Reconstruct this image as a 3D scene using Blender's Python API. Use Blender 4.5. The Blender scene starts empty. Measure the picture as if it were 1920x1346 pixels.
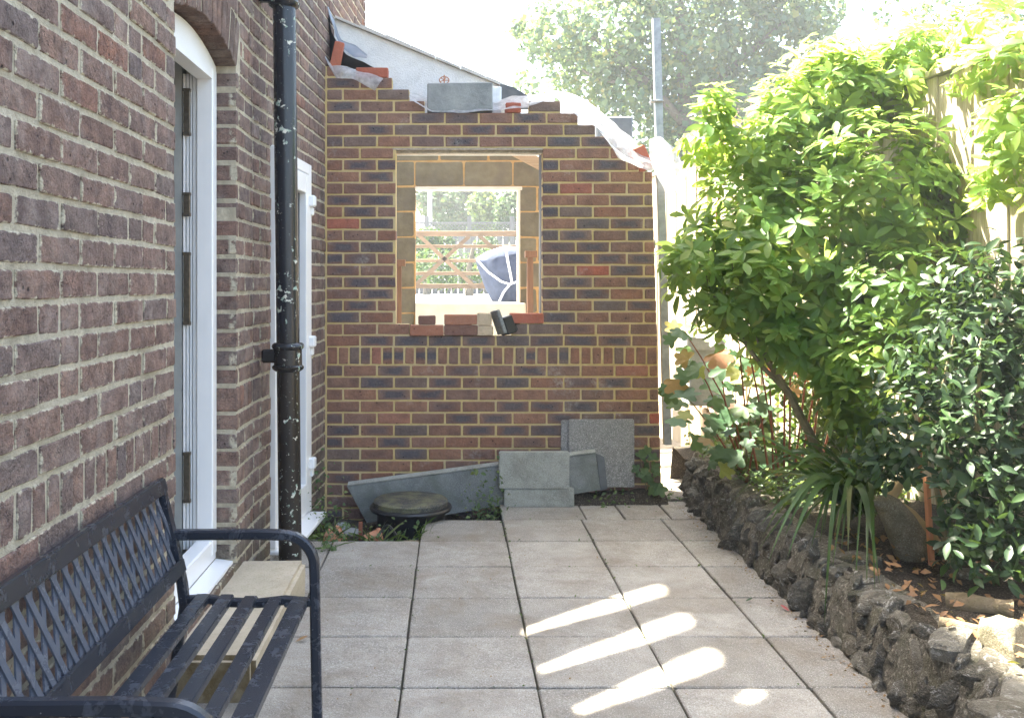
import bpy, bmesh, math, random
import numpy as np
from mathutils import Vector, Matrix, noise as mnoise

SC = bpy.context.scene
COL = SC.collection
R = random.Random(11)
NR = np.random.default_rng(5)
rad = math.radians

# ------------------------------------------------------------------ camera, sky, sun, exposure
CAM_Z = 1.40
FPX = 1770.0
cam = bpy.data.cameras.new('camera')
cam_o = bpy.data.objects.new('camera', cam)
COL.objects.link(cam_o)
cam_o.location = (0, 0, CAM_Z)
cam_o.rotation_euler = (rad(90), 0, 0)
cam.sensor_fit = 'HORIZONTAL'
cam.sensor_width = 36
cam.lens = 36 * FPX / 1920
cam.shift_x = (960 - 848) / 1920
cam.shift_y = -(673 - 532) / 1920
cam.clip_end = 400
cam.clip_start = 0.05
SC.camera = cam_o

SUN_H = (-0.787, 0.617)            # horizontal direction towards the sun
SUN_T = 1.90                       # tangent of its elevation
EL = math.atan(SUN_T)
world = bpy.data.worlds.new('World')
SC.world = world
world.use_nodes = True
wn = world.node_tree
sky = wn.nodes.new('ShaderNodeTexSky')
sky.sky_type = 'NISHITA'
sky.sun_disc = False
sky.sun_elevation = EL
sky.sun_rotation = math.atan2(SUN_H[0], SUN_H[1])
sky.air_density = 1.0
sky.dust_density = 4.0
sky.ozone_density = 0.8
wn.links.new(sky.outputs[0], wn.nodes['Background'].inputs[0])
wn.nodes['Background'].inputs[1].default_value = 0.09
sun = bpy.data.lights.new('sun', 'SUN')
sun.energy = 5.0
sun.angle = rad(0.65)
sun.color = (1.0, 0.93, 0.82)
sun_o = bpy.data.objects.new('sun', sun)
COL.objects.link(sun_o)
sun_o.location = (-3, 3, 9)
sun_o.rotation_euler = Vector((SUN_H[0], SUN_H[1], SUN_T)).to_track_quat('Z', 'Y').to_euler()
vs = SC.view_settings
vs.view_transform = 'Standard'
vs.look = 'None'
vs.gamma = 1.0
vs.exposure = 3.5
vs.use_white_balance = True
vs.white_balance_temperature = 6700
vs.white_balance_tint = 4
SC.cycles.max_bounces = 8
SC.cycles.transparent_max_bounces = 16
SC.cycles.use_denoising = True


def P(x, y, D):
    """The place at distance D that the photograph shows at pixel (x, y)."""
    return Vector(((x - 848) / FPX * D, D, CAM_Z - (y - 532) / FPX * D))


# ------------------------------------------------------------------ object helpers
W = {}


def thing(name, label, cat, loc=(0, 0, 0), group=None):
    o = bpy.data.objects.new(name, None)
    COL.objects.link(o)
    o.empty_display_size = 0.1
    o.location = loc
    W[o] = Vector(loc)
    o['label'] = label
    o['category'] = cat
    if group:
        o['group'] = group
    return o


def tag(o, label=None, cat=None, group=None, kind=None):
    for k, v in (('label', label), ('category', cat), ('group', group), ('kind', kind)):
        if v:
            o[k] = v
    return o


def link(name, me, parent=None, loc=(0, 0, 0), rot=None, scale=None):
    """Link a mesh as an object whose origin stands at world place loc."""
    o = bpy.data.objects.new(name, me)
    COL.objects.link(o)
    loc = Vector(loc)
    W[o] = loc
    if parent is not None:
        o.parent = parent
        o.location = loc - W[parent]
    else:
        o.location = loc
    if rot is not None:
        o.rotation_euler = rot
    if scale is not None:
        o.scale = scale
    return o


def mesh(name, v, f, mat, smooth=False):
    me = bpy.data.meshes.new(name)
    me.from_pydata([tuple(p) for p in v], [], f)
    if mat is not None:
        me.materials.append(mat)
    if smooth:
        me.polygons.foreach_set('use_smooth', [True] * len(me.polygons))
    me.update()
    return me


def tri_mesh(name, V, T, mat, smooth=False):
    V = np.asarray(V, dtype=np.float32)
    T = np.asarray(T, dtype=np.int32)
    me = bpy.data.meshes.new(name)
    me.vertices.add(len(V))
    me.vertices.foreach_set('co', V.ravel())
    me.loops.add(T.size)
    me.loops.foreach_set('vertex_index', T.ravel())
    me.polygons.add(len(T))
    me.polygons.foreach_set('loop_start', np.arange(0, T.size, 3, dtype=np.int32))
    me.polygons.foreach_set('loop_total', np.full(len(T), 3, dtype=np.int32))
    if smooth:
        me.polygons.foreach_set('use_smooth', np.ones(len(T), dtype=bool))
    me.materials.append(mat)
    me.update()
    me.validate()
    return me


class MB:
    """Collects shapes in world space and links them as ONE mesh."""

    def __init__(s):
        s.v, s.f = [], []

    def add(s, v, f):
        n = len(s.v)
        s.v += [Vector(p) for p in v]
        s.f += [tuple(i + n for i in q) for q in f]
        return s

    def box(s, a, b, M=None):
        x0, y0, z0 = a
        x1, y1, z1 = b
        v = [Vector(p) for p in ((x0, y0, z0), (x1, y0, z0), (x1, y1, z0), (x0, y1, z0), (x0, y0, z1), (x1, y0, z1), (x1, y1, z1), (x0, y1, z1))]
        if M is not None:
            v = [M @ p for p in v]
        return s.add(v, [(0, 3, 2, 1), (4, 5, 6, 7), (0, 1, 5, 4), (1, 2, 6, 5), (2, 3, 7, 6), (3, 0, 4, 7)])

    def bevel_box(s, a, b, w=0.004, seg=1, M=None):
        bm = bmesh.new()
        bmesh.ops.create_cube(bm, size=1)
        c = (Vector(a) + Vector(b)) / 2
        d = Vector(b) - Vector(a)
        for p in bm.verts:
            p.co = Vector((p.co.x * d.x, p.co.y * d.y, p.co.z * d.z)) + c
        bmesh.ops.bevel(bm, geom=bm.edges[:], offset=w, segments=seg, affect='EDGES')
        bm.verts.index_update()
        v = [(M @ p.co) if M is not None else p.co.copy() for p in bm.verts]
        f = [tuple(q.index for q in fc.verts) for fc in bm.faces]
        bm.free()
        return s.add(v, f)

    def prism(s, pts, d):
        """Polygon pts (list of Vector) pushed along the vector d."""
        n = len(pts)
        d = Vector(d)
        v = [Vector(p) for p in pts] + [Vector(p) + d for p in pts]
        f = [tuple(range(n - 1, -1, -1)), tuple(range(n, 2 * n))]
        f += [(i, (i + 1) % n, n + (i + 1) % n, n + i) for i in range(n)]
        return s.add(v, f)

    def tube(s, pts, r, n=8, cap=True, section=None):
        pts = [Vector(p) for p in pts]
        rs = r if isinstance(r, (list, tuple)) else [r] * len(pts)
        if section is None:
            section = [(math.cos(2 * math.pi * k / n), math.sin(2 * math.pi * k / n)) for k in range(n)]
        n = len(section)
        T = []
        for i in range(len(pts)):
            a, b = pts[max(0, i - 1)], pts[min(len(pts) - 1, i + 1)]
            T.append((b - a).normalized())
        up = Vector((0, 0, 1)) if abs(T[0].z) < 0.9 else Vector((1, 0, 0))
        u = up.cross(T[0]).normalized()
        v, f = [], []
        for i, p in enumerate(pts):
            u = (u - T[i] * u.dot(T[i])).normalized()
            w = T[i].cross(u)
            for (c, q) in section:
                v.append(p + (u * c + w * q) * rs[i])
        for i in range(len(pts) - 1):
            for k in range(n):
                a, b = i * n + k, i * n + (k + 1) % n
                f.append((a, b, b + n, a + n))
        if cap:
            f.append(tuple(range(n - 1, -1, -1)))
            f.append(tuple((len(pts) - 1) * n + k for k in range(n)))
        return s.add(v, f)

    def lathe(s, prof, c=(0, 0, 0), n=24):
        v, f = [], []
        for (r, z) in prof:
            for k in range(n):
                a = 2 * math.pi * k / n
                v.append((c[0] + r * math.cos(a), c[1] + r * math.sin(a), c[2] + z))
        for i in range(len(prof) - 1):
            for k in range(n):
                a, b = i * n + k, i * n + (k + 1) % n
                f.append((a, b, b + n, a + n))
        f.append(tuple(range(n - 1, -1, -1)))
        f.append(tuple((len(prof) - 1) * n + k for k in range(n)))
        return s.add(v, f)

    def loft(s, A, B, nu=24, nv=8, wob=0.01, seed=0, sag=0.0, freq=9.0):
        """A crumpled sheet between two polylines."""
        def at(L, t):
            x = t * (len(L) - 1)
            i = min(int(x), len(L) - 2)
            return L[i].lerp(L[i + 1], x - i)
        v, f = [], []
        for i in range(nu + 1):
            a, b = at(A, i / nu), at(B, i / nu)
            for j in range(nv + 1):
                p = a.lerp(b, j / nv)
                q = p * freq + Vector((seed, 0, 0))
                p = p + Vector((mnoise.noise(q), mnoise.noise(q + Vector((7, 3, 1))) * 1.5, mnoise.noise(q + Vector((1, 9, 4))))) * wob
                p.y -= sag * math.sin(math.pi * j / nv)
                v.append(p)
        for i in range(nu):
            for j in range(nv):
                a = i * (nv + 1) + j
                f.append((a, a + 1, a + nv + 2, a + nv + 1))
        return s.add(v, f)

    def build(s, name, mat, parent=None, smooth=False, origin=None):
        if origin is None:
            lo = Vector([min(p[i] for p in s.v) for i in range(3)])
            hi = Vector([max(p[i] for p in s.v) for i in range(3)])
            origin = Vector(((lo.x + hi.x) / 2, (lo.y + hi.y) / 2, lo.z if parent is None else (lo.z + hi.z) / 2))
        origin = Vector(origin)
        me = mesh(name, [p - origin for p in s.v], s.f, mat, False)
        if smooth:
            me.polygons.foreach_set('use_smooth', [True] * len(me.polygons))
            try:
                me.set_sharp_from_angle(angle=rad(42))
            except Exception:
                pass
        return link(name, me, parent, origin)


# ------------------------------------------------------------------ materials
def new(name):
    m = bpy.data.materials.new(name)
    m.use_nodes = True
    m.node_tree.nodes.clear()
    return m, m.node_tree


def nd(nt, t, ins=None, **kw):
    n = nt.nodes.new(t)
    for k, v in kw.items():
        setattr(n, k, v)
    for k, v in (ins or {}).items():
        s = n.inputs[k]
        if isinstance(v, bpy.types.NodeSocket):
            nt.links.new(v, s)
        elif isinstance(v, (tuple, list)) and len(v) == 3 and s.type == 'RGBA':
            s.default_value = (*v, 1)
        else:
            s.default_value = v
    return n


def mixc(nt, f, a, b, mode='MIX'):
    n = nt.nodes.new('ShaderNodeMix')
    n.data_type = 'RGBA'
    n.blend_type = mode
    for i, v in ((0, f), (6, a), (7, b)):
        s = n.inputs[i]
        if isinstance(v, bpy.types.NodeSocket):
            nt.links.new(v, s)
        elif i == 0:
            s.default_value = v
        else:
            s.default_value = (*v, 1)
    return n.outputs[2]


def noi(nt, vec, scale, detail=4, rough=0.55, dist=0.0):
    return nd(nt, 'ShaderNodeTexNoise', {'Vector': vec, 'Scale': scale, 'Detail': detail, 'Roughness': rough, 'Distortion': dist}).outputs[0]


def vor(nt, vec, scale, feature='F1'):
    n = nd(nt, 'ShaderNodeTexVoronoi', feature=feature)
    nt.links.new(vec, n.inputs['Vector'])
    n.inputs['Scale'].default_value = scale
    return n.outputs['Distance']


def ramp(nt, fac, stops, interp='LINEAR'):
    n = nt.nodes.new('ShaderNodeValToRGB')
    n.color_ramp.interpolation = interp
    el = n.color_ramp.elements
    while len(el) < len(stops):
        el.new(0.5)
    for e, (p, c) in zip(el, stops):
        e.position = p
        e.color = (c, c, c, 1) if isinstance(c, (int, float)) else (*c, 1)
    nt.links.new(fac, n.inputs[0])
    return n.outputs[0]


def mth(nt, op, a, b=None, clamp=False):
    n = nt.nodes.new('ShaderNodeMath')
    n.operation = op
    n.use_clamp = clamp
    for i, v in enumerate((a, b)):
        if v is None:
            continue
        if isinstance(v, bpy.types.NodeSocket):
            nt.links.new(v, n.inputs[i])
        else:
            n.inputs[i].default_value = v
    return n.outputs[0]


def out(nt, col, rough=0.85, height=None, bump=0.3, bdist=0.01, spec=0.3, metal=0.0, extra=None):
    ins = {'Base Color': col, 'Roughness': rough, 'Metallic': metal, 'Specular IOR Level': spec}
    if extra:
        ins.update(extra)
    b = nd(nt, 'ShaderNodeBsdfPrincipled', ins)
    if height is not None:
        bp = nd(nt, 'ShaderNodeBump', {'Height': height, 'Strength': bump, 'Distance': bdist})
        nt.links.new(bp.outputs[0], b.inputs['Normal'])
    o = nt.nodes.new('ShaderNodeOutputMaterial')
    nt.links.new(b.outputs[0], o.inputs[0])
    return b


def rand_all(nt):
    """One random number per object and per loose piece of a joined mesh."""
    a = nd(nt, 'ShaderNodeObjectInfo').outputs['Random']
    b = nd(nt, 'ShaderNodeNewGeometry').outputs['Random Per Island']
    return mth(nt, 'FRACT', mth(nt, 'ADD', a, b))


def pos(nt):
    return nd(nt, 'ShaderNodeNewGeometry').outputs['Position']


def obj_vec(nt):
    """Object coordinates moved by the object's random number, so no two copies show the same grain."""
    t = nd(nt, 'ShaderNodeTexCoord').outputs['Object']
    r = nd(nt, 'ShaderNodeObjectInfo').outputs['Random']
    s = nd(nt, 'ShaderNodeVectorMath', operation='ADD')
    nt.links.new(t, s.inputs[0])
    m = mth(nt, 'MULTIPLY', r, 91.0)
    nt.links.new(m, s.inputs[1])
    return s.outputs[0]


def brick_mat(name, stops, core=False, white=0.25, bump=0.5, speck=0.0, moss=False, smear=None, mott=1.0, crack=0.0):
    m, nt = new(name)
    r = rand_all(nt)
    p = pos(nt)
    base = ramp(nt, r, stops, 'LINEAR')
    big = noi(nt, p, 16, 4, 0.6)
    fine = noi(nt, p, 190, 4, 0.7)
    if core:
        t = nd(nt, 'ShaderNodeTexCoord').outputs['Object']
        sx = nd(nt, 'ShaderNodeSeparateXYZ')
        nt.links.new(t, sx.inputs[0])
        ax = mth(nt, 'MULTIPLY', mth(nt, 'ABSOLUTE', sx.outputs[0]), 9.0)
        az = mth(nt, 'MULTIPLY', mth(nt, 'ABSOLUTE', sx.outputs[2]), 27.0)
        e = mth(nt, 'MAXIMUM', ax, az)
        e = mth(nt, 'ADD', e, mth(nt, 'MULTIPLY', mth(nt, 'SUBTRACT', big, 0.5), 1.2))
        heart = ramp(nt, e, [(0.35, 1.0), (1.0, 0.0)])
        r2 = mth(nt, 'FRACT', mth(nt, 'MULTIPLY', r, 7.31))
        heart = mth(nt, 'MULTIPLY', heart, ramp(nt, r2, [(0.36, 0.0), (0.66, 0.92)]))
        base = mixc(nt, heart, base, (0.115, 0.108, 0.12))
    base = mixc(nt, ramp(nt, big, [(0.3, 0.0), (0.7, 0.75 * mott)]), base, mixc(nt, 0.75, base, (0.035, 0.028, 0.032)))
    base = mixc(nt, ramp(nt, fine, [(0.35, 0.45 * mott), (0.65, 0.0)]), base, (0.03, 0.024, 0.024))
    base = mixc(nt, ramp(nt, noi(nt, p, 75, 5, 0.7), [(0.52, 0.0), (0.72, 0.55)]), base, mixc(nt, 0.5, base, (0.34, 0.25, 0.21)))
    wmask = mth(nt, 'MULTIPLY', ramp(nt, noi(nt, p, 5, 3, 0.6), [(0.58, 0.0), (0.8, 1.0)]), ramp(nt, noi(nt, p, 45, 5, 0.7), [(0.45, 0.0), (0.65, 1.0)]))
    base = mixc(nt, mth(nt, 'MULTIPLY', wmask, white), base, (0.5, 0.47, 0.43))
    pit = ramp(nt, vor(nt, p, 30), [(0.10, 1.0), (0.17, 0.0)])
    pit = mth(nt, 'MULTIPLY', pit, ramp(nt, noi(nt, p, 12, 2), [(0.5, 0.0), (0.6, 0.9)]))
    base = mixc(nt, pit, base, (0.012, 0.01, 0.012))
    if speck:
        z = nd(nt, 'ShaderNodeSeparateXYZ')
        nt.links.new(p, z.inputs[0])
        low = ramp(nt, mth(nt, 'MULTIPLY', z.outputs[2], 0.4), [(0.2, 1.0), (0.62, 0.0)])
        sp = ramp(nt, noi(nt, p, 260, 3, 0.8), [(0.57, 0.0), (0.66, 1.0)])
        base = mixc(nt, mth(nt, 'MULTIPLY', mth(nt, 'MULTIPLY', sp, low), speck), base, (0.55, 0.52, 0.5))
        if moss:
            lw = ramp(nt, z.outputs[2], [(0.12, 1.0), (0.5, 0.0)])
            mm = mth(nt, 'MULTIPLY', lw, ramp(nt, noi(nt, p, 7, 4, 0.65), [(0.38, 0.0), (0.6, 0.75)]))
            base = mixc(nt, mm, base, (0.085, 0.085, 0.04))
    if crack:
        rd = mth(nt, 'ABSOLUTE', mth(nt, 'SUBTRACT', noi(nt, p, 20, 5, 0.65, 1.2), 0.5))
        ck = mth(nt, 'MULTIPLY', ramp(nt, rd, [(0.0, 1.0), (0.022, 0.0)]), ramp(nt, noi(nt, p, 9, 3), [(0.4, 0.0), (0.55, crack)]))
        base = mixc(nt, ck, base, (0.03, 0.024, 0.024))
        base = mixc(nt, ramp(nt, noi(nt, p, 7, 5, 0.7), [(0.5, 0.0), (0.75, 0.55)]), base, (0.42, 0.35, 0.31))
        base = mixc(nt, ramp(nt, noi(nt, p, 11, 4, 0.7), [(0.3, 0.6), (0.48, 0.0)]), base, (0.09, 0.06, 0.058))
    if smear:
        ge = nd(nt, 'ShaderNodeTexCoord').outputs['Generated']
        s3 = nd(nt, 'ShaderNodeSeparateXYZ')
        nt.links.new(ge, s3.inputs[0])
        ez = mth(nt, 'MINIMUM', s3.outputs[2], mth(nt, 'SUBTRACT', 1.0, s3.outputs[2]))
        ex = mth(nt, 'MULTIPLY', mth(nt, 'MINIMUM', s3.outputs[0], mth(nt, 'SUBTRACT', 1.0, s3.outputs[0])), 2.4)
        ed = mth(nt, 'ADD', mth(nt, 'MINIMUM', ex, ez), mth(nt, 'MULTIPLY', mth(nt, 'SUBTRACT', noi(nt, p, 34, 5, 0.65), 0.5), -0.55))
        sm = mth(nt, 'MULTIPLY', ramp(nt, ed, [(0.0, 1.0), (0.06, 0.0)]), ramp(nt, s3.outputs[1], [(0.28, 1.0), (0.42, 0.0)]))
        base = mixc(nt, sm, base, mixc(nt, noi(nt, p, 120, 3), smear, tuple(k * 0.65 for k in smear)))
    h = mth(nt, 'ADD', mth(nt, 'MULTIPLY', fine, 0.35), mth(nt, 'ADD', noi(nt, p, 60, 5, 0.65), mth(nt, 'MULTIPLY', pit, -0.6)))
    h = mth(nt, 'ADD', h, mth(nt, 'MULTIPLY', noi(nt, p, 24, 6, 0.7, 1.5), 1.1))
    out(nt, base, 0.9, h, bump, 0.014, 0.2)
    return m


def grain_mat(name, c1, c2, scale=30, speck=None, spk=300, rough=0.9, bump=0.4, bdist=0.006, stain=None, spec=0.25, vary=0.0, riven=0.0):
    m, nt = new(name)
    p = pos(nt)
    col = mixc(nt, ramp(nt, noi(nt, p, scale, 5, 0.62), [(0.3, 0.0), (0.7, 1.0)]), c1, c2)
    if vary:
        r = rand_all(nt)
        col = mixc(nt, 1.0, col, ramp(nt, r, [(0.0, 1 - vary), (1.0, 1 + vary)]), 'MULTIPLY')
    if speck:
        s = noi(nt, p, spk, 2, 0.75)
        col = mixc(nt, ramp(nt, s, [(0.56, 0.0), (0.64, 0.8)]), col, speck)
        col = mixc(nt, ramp(nt, s, [(0.34, 0.65), (0.42, 0.0)]), col, tuple(k * 0.35 for k in c1))
    if stain:
        sc, cs, amt = stain
        col = mixc(nt, mth(nt, 'MULTIPLY', ramp(nt, noi(nt, p, sc, 6, 0.65, 0.6), [(0.45, 0.0), (0.68, 1.0)]), amt), col, cs)
    h = mth(nt, 'ADD', noi(nt, p, scale * 4, 5, 0.7), mth(nt, 'MULTIPLY', noi(nt, p, 240, 3, 0.7), 0.5))
    if riven:
        h = mth(nt, 'ADD', h, mth(nt, 'MULTIPLY', noi(nt, p, 14, 6, 0.6, 1.2), riven))
    out(nt, col, rough, h, bump, bdist, spec)
    return m


def leaf_mat(name, stops, trans=0.45, gloss=0.35, tcol=(0.30, 0.42, 0.04)):
    m, nt = new(name)
    r = rand_all(nt)
    p = pos(nt)
    col = ramp(nt, r, stops)
    col = mixc(nt, ramp(nt, noi(nt, p, 60, 3), [(0.35, 0.35), (0.7, 0.0)]), col, mixc(nt, 0.5, col, (0.02, 0.03, 0.01)))
    b = nd(nt, 'ShaderNodeBsdfPrincipled', {'Base Color': col, 'Roughness': gloss, 'Specular IOR Level': 0.3})
    t = nd(nt, 'ShaderNodeBsdfTranslucent', {'Color': mixc(nt, 0.55, col, tcol)})
    mx = nd(nt, 'ShaderNodeMixShader', {0: trans})
    nt.links.new(b.outputs[0], mx.inputs[1])
    nt.links.new(t.outputs[0], mx.inputs[2])
    o = nt.nodes.new('ShaderNodeOutputMaterial')
    nt.links.new(mx.outputs[0], o.inputs[0])
    return m


def plain_mat(name, c, rough=0.5, spec=0.4, metal=0.0, var=0.12, scale=25, bump=0.08):
    m, nt = new(name)
    p = pos(nt)
    n = noi(nt, p, scale, 5, 0.65)
    col = mixc(nt, ramp(nt, n, [(0.3, 0.0), (0.72, 1.0)]), tuple(k * (1 - var) for k in c), tuple(min(1, k * (1 + var)) for k in c))
    out(nt, col, rough, noi(nt, p, scale * 5, 4, 0.7), bump, 0.004, spec, metal)
    return m


def wood_mat(name, c1, c2, axis=2, rough=0.75, scale=10):
    m, nt = new(name)
    r = rand_all(nt)
    v = obj_vec(nt)
    mp = nd(nt, 'ShaderNodeMapping')
    sc = [scale * 6, scale * 6, scale * 6]
    sc[axis] = scale * 0.5
    mp.inputs['Scale'].default_value = sc
    nt.links.new(v, mp.inputs[0])
    n = noi(nt, mp.outputs[0], 1.0, 5, 0.6, 0.8)
    col = mixc(nt, ramp(nt, n, [(0.3, 0.0), (0.7, 1.0)]), c1, c2)
    col = mixc(nt, 1.0, col, ramp(nt, r, [(0.0, 0.78), (1.0, 1.15)]), 'MULTIPLY')
    out(nt, col, rough, n, 0.25, 0.004, 0.25)
    return m


M_house_brick = brick_mat('house_brick', [(0.0, (0.32, 0.195, 0.15)), (0.25, (0.41, 0.265, 0.21)), (0.45, (0.31, 0.23, 0.20)), (0.62, (0.45, 0.28, 0.21)), (0.8, (0.28, 0.215, 0.195)), (0.94, (0.39, 0.25, 0.2)), (1.0, (0.43, 0.21, 0.14))], white=0.45, bump=1.0, speck=0.6, moss=True, smear=(0.70, 0.63, 0.48), crack=0.9)
M_arch_brick = brick_mat('arch_brick', [(0.0, (0.26, 0.16, 0.11)), (0.5, (0.33, 0.2, 0.15)), (1.0, (0.2, 0.15, 0.12))], white=0.3, bump=1.0, crack=0.9)
M_wall_brick = brick_mat('wall_brick', [(0.0, (0.34, 0.165, 0.105)), (0.22, (0.40, 0.21, 0.135)), (0.42, (0.32, 0.17, 0.115)), (0.6, (0.28, 0.17, 0.13)), (0.76, (0.25, 0.18, 0.145)), (0.9, (0.37, 0.19, 0.125)), (0.95, (0.42, 0.26, 0.18)), (1.0, (0.50, 0.14, 0.085))], core=True, white=0.75, bump=0.5, mott=0.75)
M_red_brick = brick_mat('red_brick', [(0.0, (0.42, 0.12, 0.07)), (1.0, (0.46, 0.15, 0.09))], white=0.15, bump=0.3, mott=0.4)
M_brown_brick = brick_mat('brown_brick', [(0.0, (0.42, 0.18, 0.11)), (1.0, (0.46, 0.21, 0.13))], white=0.3, bump=0.4, mott=0.4)
M_dark_brick = brick_mat('dark_brick', [(0.0, (0.24, 0.125, 0.09)), (1.0, (0.28, 0.14, 0.1))], white=0.2, bump=0.4, mott=0.5)
M_cream_brick = brick_mat('cream_brick', [(0.0, (0.68, 0.52, 0.35)), (1.0, (0.7, 0.54, 0.37))], white=0.3, bump=0.4, mott=0.4)
M_mortar_old = grain_mat('lime_mortar', (0.60, 0.53, 0.39), (0.82, 0.745, 0.585), 34, speck=None, spk=170, bump=1.0, bdist=0.02, stain=(6, (0.40, 0.34, 0.24), 0.7))
M_mortar_new = grain_mat('sand_mortar', (0.47, 0.345, 0.145), (0.60, 0.46, 0.215), 18, bump=0.5, stain=(3, (0.52, 0.47, 0.38), 0.35))
M_block_mortar = grain_mat('orange_mortar', (0.30, 0.17, 0.055), (0.38, 0.235, 0.10), 18, bump=0.5)
M_slab = grain_mat('paving_concrete', (0.265, 0.243, 0.214), (0.38, 0.352, 0.315), 7, speck=(0.6, 0.575, 0.54), spk=200, bump=0.95, bdist=0.01, stain=(3.0, (0.215, 0.175, 0.13), 0.6), vary=0.16, riven=2.0)
M_bed = grain_mat('joint_dirt', (0.028, 0.025, 0.02), (0.075, 0.065, 0.05), 40, bump=0.8, bdist=0.01, stain=(12, (0.04, 0.055, 0.02), 0.6))
M_soil = grain_mat('garden_soil', (0.034, 0.027, 0.02), (0.075, 0.061, 0.045), 26, speck=(0.2, 0.17, 0.13), spk=120, bump=1.0, bdist=0.02)
M_gravel = grain_mat('gravel', (0.3, 0.26, 0.21), (0.46, 0.41, 0.35), 40, speck=(0.6, 0.55, 0.48), spk=130, bump=1.0, bdist=0.02)
M_drive = grain_mat('driveway_concrete', (0.36, 0.35, 0.34), (0.46, 0.45, 0.43), 6, bump=0.3)
M_block = grain_mat('concrete_block', (0.30, 0.30, 0.265), (0.41, 0.405, 0.36), 14, speck=(0.55, 0.54, 0.5), spk=210, bump=0.9, bdist=0.008, stain=(5, (0.17, 0.16, 0.12), 0.5))
M_aac = grain_mat('grey_block', (0.19, 0.20, 0.20), (0.30, 0.31, 0.305), 8, bump=0.6, bdist=0.01, stain=(6, (0.4, 0.4, 0.39), 0.4), riven=1.2)
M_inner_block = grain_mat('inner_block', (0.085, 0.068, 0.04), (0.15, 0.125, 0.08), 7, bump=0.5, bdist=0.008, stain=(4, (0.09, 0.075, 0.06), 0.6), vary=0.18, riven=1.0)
M_agg = grain_mat('aggregate_slab', (0.21, 0.20, 0.19), (0.31, 0.295, 0.28), 25, speck=(0.56, 0.53, 0.5), spk=150, bump=0.8, bdist=0.006)
M_lintel = grain_mat('weathered_lintel', (0.15, 0.155, 0.155), (0.235, 0.245, 0.235), 7, speck=(0.33, 0.33, 0.31), spk=160, bump=0.4, stain=(5, (0.10, 0.11, 0.085), 0.7), spec=0.4, rough=0.65)
M_step_plain = grain_mat('sandstone_step_plain', (0.44, 0.37, 0.27), (0.54, 0.46, 0.35), 8, speck=(0.33, 0.27, 0.19), spk=120, bump=0.5, stain=(3, (0.38, 0.32, 0.23), 0.5))
M_render = grain_mat('white_render', (0.86, 0.86, 0.86), (0.92, 0.92, 0.92), 20, bump=0.6, bdist=0.02, stain=(5, (0.6, 0.6, 0.6), 0.4))
M_upvc = plain_mat('white_upvc', (0.78, 0.78, 0.79), 0.32, 0.5, var=0.03, scale=5, bump=0.02)
M_cream = plain_mat('cream_lining_lit_wall', (0.5, 0.46, 0.38), 0.6, 0.3, var=0.1, scale=9)  # lining colour, also the light put into the low wall panel's colour
M_room = plain_mat('grey_plaster', (0.34, 0.345, 0.33), 0.8, 0.2, var=0.08)
M_dark = plain_mat('dark_room', (0.06, 0.06, 0.06), 0.9, 0.1)
M_keep = plain_mat('bronze_keep', (0.13, 0.11, 0.085), 0.38, 0.5, 0.6, var=0.35, scale=60)
M_blackp = plain_mat('black_plastic', (0.014, 0.014, 0.016), 0.42, 0.5, var=0.3, scale=14)
M_greyp = plain_mat('slate_grey_plastic', (0.12, 0.14, 0.17), 0.5, 0.4)
M_closer = plain_mat('black_closer', (0.03, 0.03, 0.034), 0.6, 0.3)
M_steel = plain_mat('galvanised_steel', (0.33, 0.335, 0.35), 0.5, 0.5, 0.35, var=0.25, scale=18)
M_rusty = plain_mat('weathered_plate', (0.36, 0.30, 0.23), 0.6, 0.4, 0.1, var=0.4, scale=30)
M_slate = grain_mat('slate_tile', (0.10, 0.105, 0.11), (0.17, 0.175, 0.18), 12, bump=0.5)
M_cop = grain_mat('coping_tile', (0.5, 0.47, 0.43), (0.62, 0.59, 0.54), 12, bump=0.5)
M_terra = grain_mat('terracotta', (0.42, 0.17, 0.09), (0.52, 0.24, 0.14), 14, bump=0.3, stain=(9, (0.3, 0.24, 0.17), 0.5))
M_timber = wood_mat('sawn_timber', (0.26, 0.165, 0.09), (0.35, 0.24, 0.14), 0)
M_timber_v = wood_mat('upright_timber', (0.11, 0.05, 0.026), (0.17, 0.085, 0.045), 2)
M_gate = wood_mat('gate_timber', (0.12, 0.072, 0.04), (0.175, 0.115, 0.07), 0)
M_fence = wood_mat('fence_board', (0.33, 0.275, 0.2), (0.56, 0.49, 0.39), 2)
M_bin = wood_mat('planter_board', (0.30, 0.21, 0.145), (0.42, 0.31, 0.22), 2)
M_bark = grain_mat('smooth_bark', (0.17, 0.145, 0.075), (0.28, 0.24, 0.14), 30, bump=0.6)
M_bark_grey = grain_mat('tree_bark', (0.11, 0.095, 0.075), (0.19, 0.17, 0.14), 8, bump=0.8, bdist=0.03)
M_redstem = grain_mat('red_stem', (0.19, 0.065, 0.04), (0.28, 0.11, 0.065), 30, bump=0.3)
M_stake = wood_mat('orange_stake', (0.48, 0.20, 0.09), (0.58, 0.28, 0.14), 2)
M_orn = grain_mat('mossy_stone', (0.155, 0.135, 0.09), (0.26, 0.23, 0.165), 14, speck=(0.36, 0.33, 0.26), spk=180, bump=0.8, stain=(6, (0.09, 0.085, 0.045), 0.6))
M_log = grain_mat('old_log', (0.20, 0.15, 0.09), (0.34, 0.27, 0.18), 18, bump=1.0, bdist=0.015, stain=(6, (0.11, 0.12, 0.04), 0.5))
M_branch = grain_mat('ochre_branch', (0.36, 0.27, 0.13), (0.48, 0.37, 0.2), 18, bump=0.5)

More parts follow.
